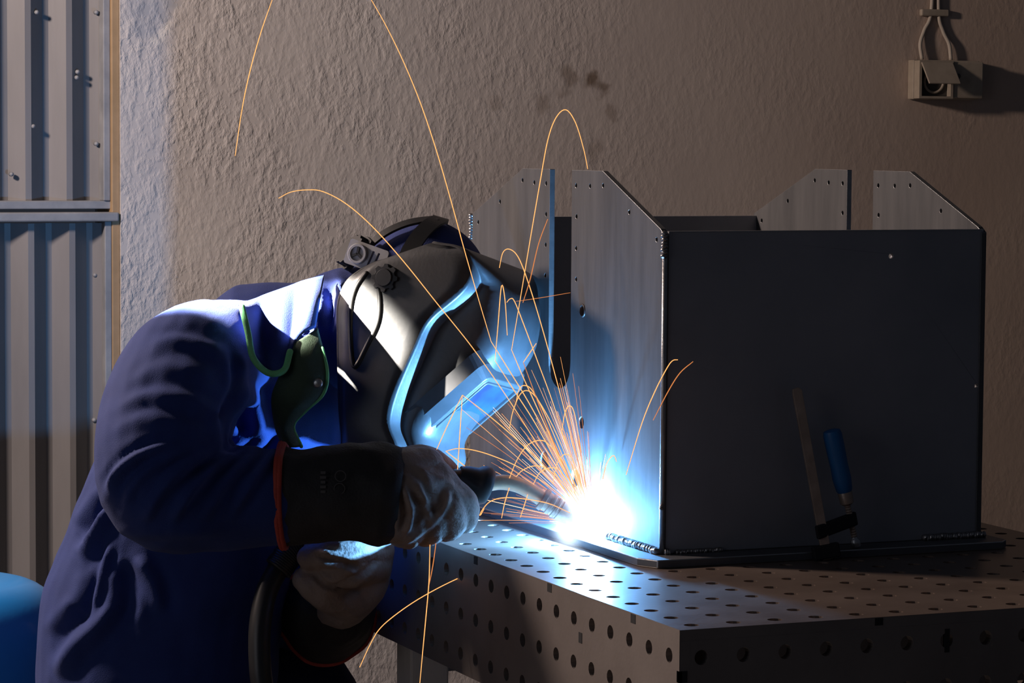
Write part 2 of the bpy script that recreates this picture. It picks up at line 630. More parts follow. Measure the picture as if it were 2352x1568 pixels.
zr = TZ + 0.358                                  # the joint between the two leaves
corrugated('sheet', zr + 0.022, DTOP, WY + 0.065)
corrugated('sheet', 0.03, zr - 0.016, WY + 0.045)
MB().box((DX0, WY + 0.020, zr + 0.012), (DX1 - 0.014, WY + 0.075, zr + 0.028)).build('rail', M['door_rail'], door, bevel=0.002)
MB().box((DX0, WY - 0.004, zr - 0.012), (DX1 - 0.004, WY + 0.05, zr + 0.006)).build('rail', M['door_rail'], door, bevel=0.003)
MB().box((DX1 - 0.030, WY + 0.016, zr + 0.028), (DX1 - 0.016, WY + 0.07, DTOP)).build('stile', M['door_rail'], door, bevel=0.002)
MB().box((DX1 - 0.030, WY + 0.008, 0.03), (DX1 - 0.016, WY + 0.05, zr - 0.012)).build('stile', M['door_rail'], door, bevel=0.002)
MB().box((DX1 - 0.016, WY + 0.006, 0.0), (DX1, WY + 0.12, DTOP)).build('jamb', M['door_frame'], door, bevel=0.002)
for px, py in [(223, 28), (223, 330), (180, 165), (178, 178), (78, 290), (220, 632), (28, 400), (218, 965), (86, 28)]:
    q = at(px, py, 5.62)
    d = (q - CAM)
    q = CAM + d * ((WY + 0.036 - CAM.y) / d.y)
    MB().lathe(q + Vector((0, 0.012, 0)), (0, -1, 0), [(0, 0.0045), (0.008, 0.0045), (0.011, 0.003), (0.012, 0.0005)], 10).build('screw', M['door_rail'], door, True)


# ------------------------------------------------------------------ perforated welding table
TX, TY = 0.76, 1.25
SK = 0.15
table = empty('welding_table', (TX / 2, TY / 2, 0))
tag(table, 'perforated steel welding table carrying the steel box', 'table')


def perforated(name, nu, nv, u0, v0, pitch, r, ulim, vlim, to3, thick, mat, seg=14):
    """plate with a grid of round holes: cells around each hole, borders filled"""
    us = [ulim[0]] + [u0 + (i - 0.5) * pitch for i in range(nu + 1)] + [ulim[1]]
    vs = [vlim[0]] + [v0 + (j - 0.5) * pitch for j in range(nv + 1)] + [vlim[1]]
    mb = MB()
    V, F = [], []
    h = pitch / 2
    for d, flip in ((0.0, False), (thick, True)):
        for i in range(len(us) - 1):
            for j in range(len(vs) - 1):
                if us[i + 1] - us[i] < 1e-6 or vs[j + 1] - vs[j] < 1e-6: continue
                inner = 1 <= i <= nu and 1 <= j <= nv
                if not inner:
                    n = len(V)
                    V += [to3(us[i], vs[j], d), to3(us[i + 1], vs[j], d), to3(us[i + 1], vs[j + 1], d), to3(us[i], vs[j + 1], d)]
                    F.append((n, n + 1, n + 2, n + 3))
                else:
                    cx, cy = 0.5 * (us[i] + us[i + 1]), 0.5 * (vs[j] + vs[j + 1])
                    n = len(V)
                    for k in range(seg):
                        a = 2 * math.pi * (k + 0.5) / seg
                        c_, s_ = math.cos(a), math.sin(a)
                        m = max(abs(c_), abs(s_))
                        V.append(to3(cx + r * c_, cy + r * s_, d))
                        V.append(to3(cx + h * c_ / m, cy + h * s_ / m, d))
                    corners = []
                    for sx, sy in ((1, 1), (-1, 1), (-1, -1), (1, -1)):
                        corners.append(len(V))
                        V.append(to3(cx + h * sx, cy + h * sy, d))
                    for k in range(seg):
                        k2 = (k + 1) % seg
                        a1 = 2 * math.pi * (k + 0.5) / seg
                        a2 = 2 * math.pi * (k + 1.5) / seg
                        face = [n + 2 * k, n + 2 * k + 1]
                        for q in range(4):
                            ca = math.pi / 4 + q * math.pi / 2
                            if a1 < ca < a2 or a1 < ca + 2 * math.pi < a2:
                                face.append(corners[q])
                        face += [n + 2 * k2 + 1, n + 2 * k2]
                        F.append(tuple(face))
                    if not flip:
                        for k in range(seg):
                            k2 = (k + 1) % seg
                            a1 = 2 * math.pi * (k + 0.5) / seg
                            a2 = 2 * math.pi * (k + 1.5) / seg
                            m0 = len(V)
                            V += [to3(cx + r * math.cos(a1), cy + r * math.sin(a1), 0), to3(cx + r * math.cos(a2), cy + r * math.sin(a2), 0),
                                  to3(cx + r * math.cos(a2), cy + r * math.sin(a2), thick), to3(cx + r * math.cos(a1), cy + r * math.sin(a1), thick)]
                            F.append((m0, m0 + 1, m0 + 2, m0 + 3))
    for (ua, va, ub, vb) in ((ulim[0], vlim[0], ulim[1], vlim[0]), (ulim[1], vlim[0], ulim[1], vlim[1]),
                             (ulim[1], vlim[1], ulim[0], vlim[1]), (ulim[0], vlim[1], ulim[0], vlim[0])):
        n = len(V)
        V += [to3(ua, va, 0), to3(ub, vb, 0), to3(ub, vb, thick), to3(ua, va, thick)]
        F.append((n, n + 1, n + 2, n + 3))
    mb.add(V, F)
    o = build(name, mb.v, mb.f, mat, table)
    bm = bmesh.new()
    bm.from_mesh(o.data)
    bmesh.ops.remove_doubles(bm, verts=bm.verts, dist=1e-5)
    bmesh.ops.recalc_face_normals(bm, faces=bm.faces)
    bm.to_mesh(o.data)
    bm.free()
    return o


perforated('table_top', 15, 24, 0.0256, 0.0245, 0.05, 0.0082, (0, TX), (0, TY), lambda a, b, d: (a, b, TZ - d), 0.012, M['table'])
perforated('skirt_panel', 24, 3, 0.0245, 0.0307, 0.05, 0.0082, (0, TY), (0.0002, SK), lambda a, b, d: (d - 0.0004, a, TZ - b), 0.012, M['table_side'])
perforated('skirt_panel', 14, 3, 0.0256, 0.0307, 0.05, 0.0082, (0.0002, TX), (0.0002, SK), lambda a, b, d: (a, d - 0.0004, TZ - b), 0.012, M['table_side'])
MB().box((TX - 0.012, 0.0122, TZ - SK), (TX, TY, TZ - 0.0122)).build('skirt_panel', M['table_side'], table)
MB().box((0.0122, TY - 0.012, TZ - SK), (TX - 0.0122, TY, TZ - 0.0122)).build('skirt_panel', M['table_side'], table)
# laser-cut joint gaps along the folded edges
for y in (0.115, 0.345, 0.575, 0.805):
    MB().box((-0.0008, y - 0.006, TZ - 0.011), (0.004, y + 0.006, TZ - 0.001)).build('joint_gap', M['notch'], table)
for x in (0.24, 0.66):
    MB().box((x - 0.005, -0.0008, TZ - 0.009), (x + 0.005, 0.004, TZ - 0.001)).build('joint_gap', M['notch'], table)
for y in (0.0, 0.255):
    MB().box((-0.0009, max(y - 0.004, -0.0009), TZ - 0.056), (0.003, y + 0.005, TZ - 0.044)).build('joint_gap', M['notch'], table)
MB().box((-0.0009, -0.0009, TZ - 0.056), (0.009, 0.004, TZ - 0.044)).build('joint_gap', M['notch'], table)
MB().box((0.323, -0.0009, TZ - 0.044), (0.329, 0.003, TZ - 0.018)).build('joint_gap', M['notch'], table)
# unseen ribs added to block the lit background behind the skirt holes
for y in (0.30, 0.62, 0.94):
    MB().box((0.013, y, TZ - 0.148), (TX - 0.013, y + 0.006, TZ - 0.0122)).build('blocking_rib', M['steel_dark'], table)
# legs and a low rail
for lx, ly in ((0.016, 0.845), (0.69, 0.845), (0.016, 0.06), (0.69, 0.06)):
    lg = MB().box((lx, ly, 0.012), (lx + 0.055, ly + 0.055, TZ - 0.013)).build('leg', M['leg'] if ly > 0.5 else M['table_side'], table, bevel=0.003)
    MB().box((lx - 0.015, ly - 0.015, 0), (lx + 0.07, ly + 0.07, 0.012)).build('foot_plate', M['table_side'], lg, bevel=0.002)
MB().box((0.071, 0.86, TZ - 0.20), (0.69, 0.89, TZ - 0.185)).build('cross_rail', M['steel_dark'], table, bevel=0.002)
MB().box((0.03, 0.115, 0.2), (0.06, 0.845, 0.23)).build('cross_rail', M['steel_dark'], table, bevel=0.002)

# ------------------------------------------------------------------ the steel box being welded
BX0, BX1, BY0, BY1, BZ = 0.188, 0.642, 0.44, 1.066, 0.404
PT = 0.0072
box = empty('steel_box', (0.41, 0.75, TZ + 0.0002))
tag(box, 'open-topped steel box with slotted side plates being welded on the perforated table', 'steel box')
# base plate with cut corners
c = 0.014
bx0, bx1, by0, by1 = 0.150, 0.662, 0.398, 1.10
bp = MB().prism([[(bx0 + c, by0), (bx1 - c, by0), (bx1, by0 + c), (bx1, by1 - c), (bx1 - c, by1), (bx0 + c, by1), (bx0, by1 - c), (bx0, by0 + 2 * c)]],
           lambda a, b, d: (a, b, TZ + d), 0.0003, 0.0103).build('base_plate', M['base_steel'], box)


def highlight_edges(o, w_):
    """edge highlights painted onto a cut plate as brighter steel bevels"""
    o.data.materials.append(M['steel_edge'])
    bv = o.modifiers.new('arris', 'BEVEL')
    bv.width = w_
    bv.segments = 2
    bv.limit_method = 'ANGLE'
    bv.angle_limit = math.radians(50)
    bv.material = 1
    return o


def side_plate(x0, small, big):
    z0 = 0.0105
    s0, s1, sb = 0.717, 0.789, 0.224
    out = [(BY0, z0), (BY1, z0), (BY1, BZ + 0.003), (0.881, 0.4748), (s1, 0.4748)]
    r = (s1 - s0) / 2
    for k in range(0, 13):
        a = -math.pi * k / 12
        out.append(((s0 + s1) / 2 + r * math.cos(a), sb + r * math.sin(a)))
    out += [(s0, 0.4748), (0.621, 0.4748), (BY0 + 0.010, BZ + 0.003), (BY0, BZ - 0.004)]
    loops = [out] + [circle(y, z, 0.0031, 10) for y, z in small] + [circle(y, z, r_, 16) for y, z, r_ in big]
    o = MB().prism(loops, lambda a, b, d: (x0 + d, a, TZ + b), 0.0, PT).build('side_plate', M['steel'], box)
    return highlight_edges(o, 0.0009)


small = [(0.7034, 0.4548), (0.6595, 0.4551), (0.6192, 0.4564), (0.5401, 0.4249), (0.7012, 0.4149), (0.7017, 0.3738), (0.7008, 0.3338), (0.4604, 0.3937),
         (0.8818, 0.4586), (0.8413, 0.4563), (0.8016, 0.4559), (0.9614, 0.4279), (0.8007, 0.415), (1.041, 0.3974), (0.8014, 0.3746), (0.8021, 0.3341)]
big = [(0.6792, 0.2944, 0.0062), (0.6803, 0.1494, 0.0078), (0.800, 0.0856, 0.014), (0.7, 0.075, 0.012)]
highlight_edges(bp, 0.0012)
side_plate(BX0, small, big)
side_plate(BX1 - PT, small, [])
ring = MB().torus((BX0 - 0.0002, 0.6792, TZ + 0.2944), (1, 0, 0), 0.0075, 0.0013, 24, 6)
ring.build('burnt_ring', M['burnt'], box, True)
fp = MB().prism([[(BX0 + PT, 0.0105), (BX1 - PT + 0.004, 0.0105), (BX1 - PT + 0.004, BZ), (BX0 + PT, BZ)], circle(0.5045, 0.3714, 0.0031, 12), circle(0.632, 0.2047, 0.0026, 10)],
           lambda a, b, d: (a, BY0 + 0.0015 + d, TZ + b), 0.0, PT).build('front_plate', M['steel_dark'], box)
highlight_edges(fp, 0.0009)
MB().prism([[(BX0 + PT, 0.0105), (BX1 - PT, 0.0105), (BX1 - PT, BZ), (BX0 + PT, BZ)]],
           lambda a, b, d: (a, BY1 - 0.0085 + d, TZ + b), 0.0, PT).build('back_plate', M['steel_dark'], box)
# brighter steel strips that paint highlights on the cut edges
MB().tube([(BX0 + 0.0022, BY0 + 0.0012, TZ + 0.0105), (BX0 + 0.0022, BY0 + 0.0012, TZ + 0.2), (BX0 + 0.0022, BY0 + 0.0012, TZ + BZ - 0.004)], 0.0034, 16).build('corner_edge', M['steel_edge'], box, True)
MB().box((BX0 + PT, BY0 + 0.0006, TZ + BZ - 0.0008), (BX1 - 0.004, BY0 + 0.0080, TZ + BZ + 0.0004)).build('top_edge', M['steel_edge'], box)
for x0 in (BX0, BX1 - PT):
    MB().box((x0 + 0.0003, 0.7888, TZ + 0.226), (x0 + PT - 0.0003, 0.7894, TZ + 0.4742)).build('slot_edge', M['steel_edge'], box)


def bead(p0, p1, r, n, up, mat=M['weld'], name='weld_bead'):
    """overlapping ripples laid along a seam"""
    p0, p1 = Vector(p0), Vector(p1)
    d = (p1 - p0)
    t = d.normalized()
    up = Vector(up).normalized()
    s_ = t.cross(up).normalized()
    mb = MB()
    for i in range(n):
        k = (i + 0.5) / n
        jit = Vector([random.uniform(-1, 1) * r * 0.12 for _ in range(3)])
        mb.ball(p0 + d * k + jit, d.length / n * 0.85, r * random.uniform(0.9, 1.1), r * random.uniform(0.85, 1.15), axes=(t + up * 0.35, s_, up), seg=10, rings=6)
    return mb.build(name, mat, box, True, fix=False)


bead((BX0 - 0.003, 0.442, TZ + 0.0135), (BX0 - 0.003, 0.595, TZ + 0.0135), 0.0055, 40, (-0.7, 0, 0.7))
bead((BX0 + 0.004, 0.438, TZ + 0.0125), (BX0 + 0.010, 0.4385, TZ + 0.0125), 0.005, 3, (0, -0.7, 0.7))
bead((BX0 + 0.02, 0.4395, TZ + 0.012), (0.272, 0.4395, TZ + 0.012), 0.0036, 26, (0, -0.7, 0.7))
bead((0.556, 0.438, TZ + 0.0135), (0.646, 0.438, TZ + 0.0135), 0.0052, 26, (0, -0.7, 0.7))
bead((BX0 + 0.0005, 0.4395, TZ + 0.372), (BX0 + 0.0005, 0.4395, TZ + 0.404), 0.0046, 8, (-0.6, -0.7, 0))
bead((BX0 + 0.001, BY1 + 0.001, TZ + 0.372), (BX0 + 0.001, BY1 + 0.001, TZ + 0.408), 0.005, 9, (-0.8, 0.5, 0))
bead((BX0 + 0.0, BY0 - 0.001, TZ + 0.066), (BX0 + 0.0, BY0 - 0.001, TZ + 0.071), 0.0035, 2, (-0.6, -0.7, 0))

# ------------------------------------------------------------------ clamp on the base plate
clampo = empty('bar_clamp', (0.392, 0.407, TZ))
tag(clampo, 'screw clamp with flat bar and blue handle pressing the base plate of the steel box', 'clamp')
b0, b1 = Vector((0.391, 0.389, TZ + 0.0012)), Vector((0.360, 0.418, TZ + 0.212))
ax = (b1 - b0).normalized()
sd = Vector((1, -0.25, 0))
sd = (sd - ax * sd.dot(ax)).normalized()
nn = ax.cross(sd)
mb = MB()
mb.prism([[(-0.006, 0.0), (0.006, 0.0), (0.006, 0.211), (0.002, 0.215), (-0.005, 0.214), (-0.006, 0.208)]], lambda a, b, d: b0 + sd * a + ax * b + nn * d, -0.0028, 0.0028)
mb.build('bar', M['clamp'], clampo, bevel=0.0006)
h0, h1 = Vector((0.441, 0.408, TZ + 0.0165)), Vector((0.410, 0.412, TZ + 0.146))
ha = (h1 - h0).normalized()
MB().lathe(h0, ha, [(-0.004, 0.0062), (0.0, 0.0066), (0.003, 0.0066), (0.006, 0.0042), (0.009, 0.003)], 16).build('pressure_pad', M['steel_edge'], clampo, angle=40)
prof = []
for i in range(34):
    prof.append((0.008 + i * 0.0016, 0.0042 if i % 2 else 0.0033))
MB().lathe(h0, ha, prof, 14).build('spindle', M['clamp'], clampo)
MB().lathe(h0, ha, [(0.050, 0.006), (0.052, 0.0085), (0.066, 0.009), (0.068, 0.0075)], 16).build('ferrule', M['clamp'], clampo, angle=40)
MB().lathe(h0, ha, [(0.066, 0.0085), (0.069, 0.0102), (0.084, 0.0118), (0.10, 0.0112), (0.120, 0.0118), (0.140, 0.0118), (0.145, 0.0105), (0.1465, 0.006)], 20).build('handle', M['handle_blue'], clampo, angle=40)
a0 = h0 + ha * 0.030
bb = b0 + ax * 0.036
mb = MB()
dv = (a0 - bb)
mb.obox((a0 + bb) / 2, dv * 0.5 + dv.normalized() * 0.010, nn * 0.006, ax * 0.0085)
mb.build('sliding_arm', M['notch'], clampo, bevel=0.002)
mb = MB()
mb.obox(b0 + ax * 0.010, sd * 0.017, nn * 0.006, ax * 0.009)
mb.build('foot', M['notch'], clampo, bevel=0.002)

# ------------------------------------------------------------------ socket on the wall
sk = empty('wall_socket', (1.975, WY, TZ + 0.60))
tag(sk, 'cream surface-mounted double socket box with half-open flap high on the plaster wall', 'socket')
x0, x1, z0, z1 = 1.908, 2.075, TZ + 0.604, TZ + 0.690
xm = 1.995
yf = WY - 0.05
MB().box((x0, WY - 0.026, z0), (x1, WY - 0.0005, z1)).build('back_box', M['plastic'], sk, bevel=0.003)
mb = MB()
for a, b in (((x0 + 0.001, yf, z0 + 0.002), (x0 + 0.007, WY - 0.028, z1 - 0.002)), ((xm - 0.007, yf, z0 + 0.002), (xm - 0.001, WY - 0.028, z1 - 0.002)),
             ((x0 + 0.007, yf, z0 + 0.002), (xm - 0.007, WY - 0.028, z0 + 0.007)), ((x0 + 0.007, yf, z1 - 0.007), (xm - 0.007, WY - 0.028, z1 - 0.002))):
    mb.box(a, b)
cov = mb.build('cover', M['plastic'], sk)
MB().box((x0 + 0.008, WY - 0.034, z0 + 0.008), (xm - 0.008, WY - 0.0275, z1 - 0.008)).build('recess_plate', M['socket'], cov)
MB().torus((0.5 * (x0 + xm) + 0.002, WY - 0.036, 0.5 * (z0 + z1) - 0.004), (0, 1, 0), 0.024, 0.003, 28, 8).build('socket_ring', M['plastic'], cov, True)
for dx in (-0.0095, 0.0095):
    MB().lathe((0.5 * (x0 + xm) + 0.002 + dx, WY - 0.034, 0.5 * (z0 + z1) - 0.004), (0, -1, 0), [(0, 0.003), (0.0012, 0.003)], 10).build('contact_hole', M['notch'], cov)
fl = MB()
hp = Vector((0, yf - 0.001, z1 - 0.006))
fd = Vector((0, -0.60, -0.80)).normalized()
fn = Vector((0, -0.80, 0.60)).normalized()
fl.obox(Vector((0.5 * (x0 + xm), 0, 0)) + hp + fd * 0.029, (0.5 * (xm - x0) - 0.004, 0, 0), fd * 0.029, fn * 0.002)
fl.build('flap', M['plastic'], sk, bevel=0.0015)
MB().box((xm + 0.001, yf + 0.004, z0 + 0.003), (x1 - 0.002, WY - 0.0255, z1 - 0.003)).build('cover', M['plastic'], sk, bevel=0.003)
MB().lathe((xm + 0.012, yf + 0.0045, TZ + 0.655), (0, -1, 0), [(0, 0.006), (0.004, 0.006), (0.005, 0.004)], 12).build('button', M['socket'], sk)


def cable(name, pts, r, label, group=None):
    P = catmull(pts, 6)
    o = MB().tube(P, r, 10).build(name, M['cable'], None, True, loc=P[-1])
    return tag(o, label, 'cable', group)


yc = WY - 0.006
cable('power_cable', [(1.962, yc, TZ + 1.6), (1.962, yc, TZ + 0.95), (1.962, yc, TZ + 0.80), (1.945, yc, TZ + 0.755), (1.933, yc - 0.004, TZ + 0.725), (1.937, yc - 0.006, TZ + 0.691)], 0.0042,
      'thin cream cable dropping in a left curve into the wall socket')
cable('power_cable', [(1.980, yc, TZ + 1.6), (1.980, yc, TZ + 0.95), (1.980, yc, TZ + 0.80), (1.992, yc, TZ + 0.755), (2.006, yc - 0.004, TZ + 0.725), (2.010, yc - 0.006, TZ + 0.691)], 0.0042,
      'thin cream cable dropping in a right curve into the wall socket')
cl = MB()
cl.box((1.934, WY - 0.013, TZ + 0.786), (2.004, WY - 0.0005, TZ + 0.801))
tag(cl.build('cable_clip', M['plastic'], None, loc=(1.969, WY, TZ + 0.786), bevel=0.003), 'small cream cable clip bar holding two cables above the wall socket', 'cable clip')

# ------------------------------------------------------------------ blue drum behind the welder
dr = empty('blue_drum', (-0.485, 1.42, 0))
tag(dr, 'glossy blue drum with rounded shoulder standing behind the welder', 'drum')
ht = TZ - 0.128
prof = [(0.004, 0.0), (0.004, 0.16), (0.012, 0.166), (0.20, 0.17), (0.21, 0.175), (0.22, 0.17), (0.42, 0.17), (0.43, 0.175), (0.44, 0.17), (ht - 0.075, 0.17)]
for k in range(1, 10):
    a = math.radians(k * 10)
    prof.append((ht - 0.075 + 0.075 * math.sin(a), 0.17 * (1 - 0.45 * (1 - math.cos(a)))))
prof += [(ht + 0.004, 0.06), (ht + 0.005, 0.0)]
MB().lathe((-0.485, 1.42, 0), (0, 0, 1), prof, 48).build('body', M['drum'], dr, angle=50)
MB().lathe((-0.50, 1.44, ht - 0.002), (0, 0, 1), [(0, 0.022), (0.012, 0.022), (0.014, 0.019)], 20).build('bung_cap', M['black'], dr, angle=40)

# ------------------------------------------------------------------ the welder
person = empty('person', at(380, 2660, 3.80) * 1.0)
person.location.z = 0
ORG[person] = person.location.copy()
tag(person, 'welder in navy jacket, gauntlets and black welding helmet bent over the torch', 'person')


def chain(mb, pts, seg=22):
    """limb of tapering radius through (px, py, depth, radius)"""
    C = catmull([(*at(x, y, d), r) for x, y, d, r in pts], 5)
    mb.tube([Vector(c[:3]) for c in C], [float(c[3]) for c in C], seg, cap='round')


def sections(mb, rows, seg=36):
    """trunk from rows (py, left px, right px, depth, half depth)"""
    C = catmull(rows, 4)
    v, f = [], []
    for y, xl, xr, d, hd in C:
        c_ = at(0.5 * (xl + xr), y, d)
        hw = 0.5 * (xr - xl) / FPX * d
        for k in range(seg):
            a = 2 * math.pi * k / seg
            ca, sa = math.cos(a), math.sin(a)
            ca = math.copysign(abs(ca) ** 0.85, ca)
            sa = math.copysign(abs(sa) ** 0.85, sa)
            v.append(c_ + Vector(UU) * (hw * ca) + Vector(VV) * (hd * sa))
    n = len(C)
    for i in range(n - 1):
        for k in range(seg):
            a, b = i * seg + k, i * seg + (k + 1) % seg
            f.append((a, b, b + seg, a + seg))
    f.append(tuple(range(seg)))
    f.append(tuple(range((n - 1) * seg, n * seg)))
    mb.add(v, f)


def skin(name, mb, voxel, mat, parent, it=6, folds=None, nz=None):
    co, no, faces = remesh(mb, voxel, it)
    d = np.zeros(len(co))
    if folds: d += fold_disp(co, no, folds)
    for s_ in (nz or []): d += noise_disp(co, *s_)
    co = co + no * d[:, None]
    return build(name, [tuple(c_) for c_ in co], faces, mat, parent, True)


# body and jacket: one continuous figure from collar to hips with both arms
mb = MB()
sections(mb, [(735, 520, 700, 3.86, 0.10), (790, 440, 745, 3.86, 0.165), (860, 370, 790, 3.86, 0.185), (950, 290, 806, 3.86, 0.185), (1050, 225, 795, 3.86, 0.18),
              (1150, 180, 740, 3.86, 0.175), (1230, 150, 700, 3.86, 0.175), (1310, 116, 670, 3.86, 0.18), (1400, 99, 650, 3.86, 0.185), (1500, 92, 640, 3.86, 0.195), (1600, 95, 630, 3.86, 0.195),
              (1720, 120, 600, 3.86, 0.19)])
chain(mb, [(600, 800, 3.79, 0.062), (455, 838, 3.64, 0.080), (395, 930, 3.575, 0.085), (370, 1040, 3.52, 0.083), (372, 1128, 3.50, 0.073), (470, 1140, 3.53, 0.068),
           (580, 1142, 3.552, 0.062), (660, 1143, 3.565, 0.058), (730, 1140, 3.566, 0.052)])
chain(mb, [(640, 840, 3.90, 0.07), (640, 880, 3.99, 0.076), (605, 1150, 4.06, 0.074), (620, 1390, 4.08, 0.066), (690, 1405, 3.97, 0.057), (745, 1405, 3.87, 0.05)])
chain(mb, [(600, 790, 3.84, 0.085), (690, 752, 3.83, 0.066), (745, 725, 3.82, 0.052)])
S = 3.50
folds = []
for pts in ([(300, 1165), (325, 1098), (385, 1042), (470, 1016)], [(345, 1185), (385, 1112), (440, 1057), (515, 1026)], [(405, 1190), (448, 1116), (500, 1062), (562, 1033)],
            [(470, 1192), (508, 1122), (552, 1068), (594, 1038)], [(535, 1182), (575, 1112), (612, 1062), (634, 1040)], [(262, 1120), (290, 1070), (345, 1030), (430, 1004)]):
    folds.append((pts, S, 0.0068 * (0.7 + 0.5 * (len(folds) % 3) / 2), 0.0056))
for pts in ([(300, 880), (350, 850), (420, 848), (500, 872)], [(275, 935), (340, 905), (430, 912), (508, 960)], [(255, 990), (330, 957), (420, 965), (500, 1000)],
            [(330, 800), (400, 785), (470, 800), (515, 835)], [(395, 740), (440, 745), (500, 775)]):
    folds.append((pts, S, 0.0018 + 0.0016 * (len(folds) % 2), 0.0070))
folds += [([(519, 814), (530, 868), (520, 930), (506, 970)], S, -0.0054, 0.0046),
         ([(300, 1215), (400, 1205), (520, 1215)], S, 0.0030, 0.0080),
         ([(170, 1290), (215, 1230), (250, 1160)], 3.7, 0.0090, 0.0086),
         ([(165, 1240), (200, 1195), (245, 1130)], 3.7, -0.0090, 0.0079),
         ([(210, 1420), (232, 1330), (252, 1240)], 3.7, 0.0063, 0.0053),
         ([(180, 1440), (205, 1370), (215, 1310)], 3.7, -0.0054, 0.0092),
         ([(120, 1560), (175, 1490), (235, 1430), (260, 1380)], 3.7, 0.0108, 0.0106),
         ([(110, 1490), (160, 1430), (190, 1400)], 3.7, -0.0072, 0.0092),
         ([(320, 1270), (355, 1330), (375, 1410)], 3.7, 0.0090, 0.0092),
         ([(280, 1280), (300, 1350), (290, 1430)], 3.7, -0.0108, 0.0106),
         ([(560, 860), (585, 940), (600, 1020)], 3.65, 0.0090, 0.0079),
         ([(535, 900), (550, 960), (560, 1020)], 3.65, -0.0072, 0.0066)]
skin('jacket', mb, 0.0042, M['cloth'], person, 5, folds, [(9.0, 0.003), (26.0, 0.0018)])
# stitched back seam of the jacket
P = [at(x, y, 3.635) for x, y in [(250, 1245), (238, 1290), (226, 1340), (214, 1400)]]

# trousers and boots, below the frame but standing on the floor
mb = MB()
sections(mb, [(1640, 110, 615, 3.80, 0.185), (1720, 115, 590, 3.80, 0.185), (1800, 130, 560, 3.80, 0.18)])
chain(mb, [(330, 1760, 3.70, 0.105), (375, 1980, 3.68, 0.092), (420, 2180, 3.66, 0.078), (400, 2400, 3.67, 0.07), (385, 2590, 3.68, 0.068)], 20)
chain(mb, [(360, 1720, 3.93, 0.105), (540, 1625, 3.99, 0.098), (668, 1600, 4.01, 0.092), (672, 1760, 4.01, 0.086), (640, 2100, 3.99, 0.075), (600, 2330, 3.98, 0.07), (580, 2490, 3.97, 0.068)], 20)
skin('trousers', mb, 0.010, M['trousers'], person, 5, None, [(8.0, 0.008)])
for px, d in ((385, 3.68), (580, 3.97)):
    heel = at(px, 2600, d)
    heel.z = 0.05
    u = Vector(UU)
    mb = MB()
    mb.tube([heel - u * 0.04, heel + u * 0.06, heel + u * 0.15, heel + u * 0.20], [0.05, 0.048, 0.044, 0.034], 16, cap='round')
    mb.tube([heel + Vector((0, 0, 0.0)), heel + Vector((0, 0, 0.16))], [0.05, 0.06], 16, cap='round')
    co, no, fc = remesh(mb, 0.007, 4)
    co[:, 2] = np.maximum(co[:, 2], 0.0005)
    build('boot', [tuple(c_) for c_ in co], fc, M['cuff'], person, True)

# ---- hood and neck cloth
H = at(965, 664, 3.82)                          # centre of the head
mb = MB()
hF = Vector((0.562, -0.382, -0.724))
Uv, Vv = Vector(UU), Vector(VV)


def hdir(a, b, c_):
    return (Uv * a + Vv * b + Vector((0, 0, c_))).normalized()


F_ = hdir(0.562, -0.382, -0.724)                # where the face points
U_ = hdir(0.73, -0.177, 0.66)
U_ = (U_ - F_ * U_.dot(F_)).normalized()        # up the face, chin to forehead
L_ = U_.cross(F_).normalized()                  # to the wearer's left
mb.ball(H, 0.094, 0.082, 0.094, axes=(F_, L_, U_), seg=32, rings=20)
mb.ball(H + F_ * 0.045 - U_ * 0.03, 0.06, 0.062, 0.085, axes=(F_, L_, U_), seg=24, rings=16)
chain(mb, [(935, 700, 3.82, 0.078), (860, 728, 3.81, 0.074), (795, 750, 3.80, 0.078), (740, 770, 3.80, 0.074), (690, 800, 3.80, 0.07)])
hf = [([(752, 640), (758, 700), (748, 760)], 3.73, -0.012, 0.007),
      ([(775, 650), (785, 700), (780, 780)], 3.73, 0.007, 0.010),
      ([(800, 640), (815, 700), (812, 800)], 3.73, -0.006, 0.010),
      ([(730, 690), (735, 760), (742, 830)], 3.73, 0.008, 0.010),
      ([(705, 690), (700, 730), (690, 770)], 3.73, 0.008, 0.009),
      ([(720, 680), (718, 720), (715, 750)], 3.73, -0.008, 0.007),
      ([(850, 560), (900, 530), (960, 520)], 3.75, -0.002, 0.01),
      ([(1060, 560), (1075, 590), (1080, 620)], 3.75, 0.003, 0.01)]
skin('hood', mb, 0.0045, M['hood'], person, 4, hf, [(14.0, 0.003)])


# ---- collar and lapel, cloth sheets with piping
def sheet(name, A, B, mat, parent, bulge, nu=48, nv=16, thick=0.004, wave=0.0):
    """cloth between two space curves, bulging to the right-hand side of the wearer"""
    a = catmull([tuple(at(*p)) for p in A], 6)
    b = catmull([tuple(at(*p)) for p in B], 6)
    ia = np.linspace(0, len(a) - 1, nu)
    ib = np.linspace(0, len(b) - 1, nu)
    v, f = [], []
    for k in range(nu):
        pa = np.array([np.interp(ia[k], range(len(a)), [q[c_] for q in a]) for c_ in range(3)])
        pb = np.array([np.interp(ib[k], range(len(b)), [q[c_] for q in b]) for c_ in range(3)])
        for j in range(nv):
            t = j / (nv - 1)
            p = pa * (1 - t) + pb * t - VV * (bulge * math.sin(math.pi * t) + wave * math.sin(2 * math.pi * 2.4 * k / nu + 1.5 * t) * (0.35 + 0.65 * math.sin(math.pi * t)))
            v.append(p)
    for k in range(nu - 1):
        for j in range(nv - 1):
            f.append((k * nv + j, k * nv + j + 1, (k + 1) * nv + j + 1, (k + 1) * nv + j))
    o = build(name, v, f, mat, parent, True)
    s_ = o.modifiers.new('thick', 'SOLIDIFY')
    s_.thickness = thick
    s_.offset = 0
    return o


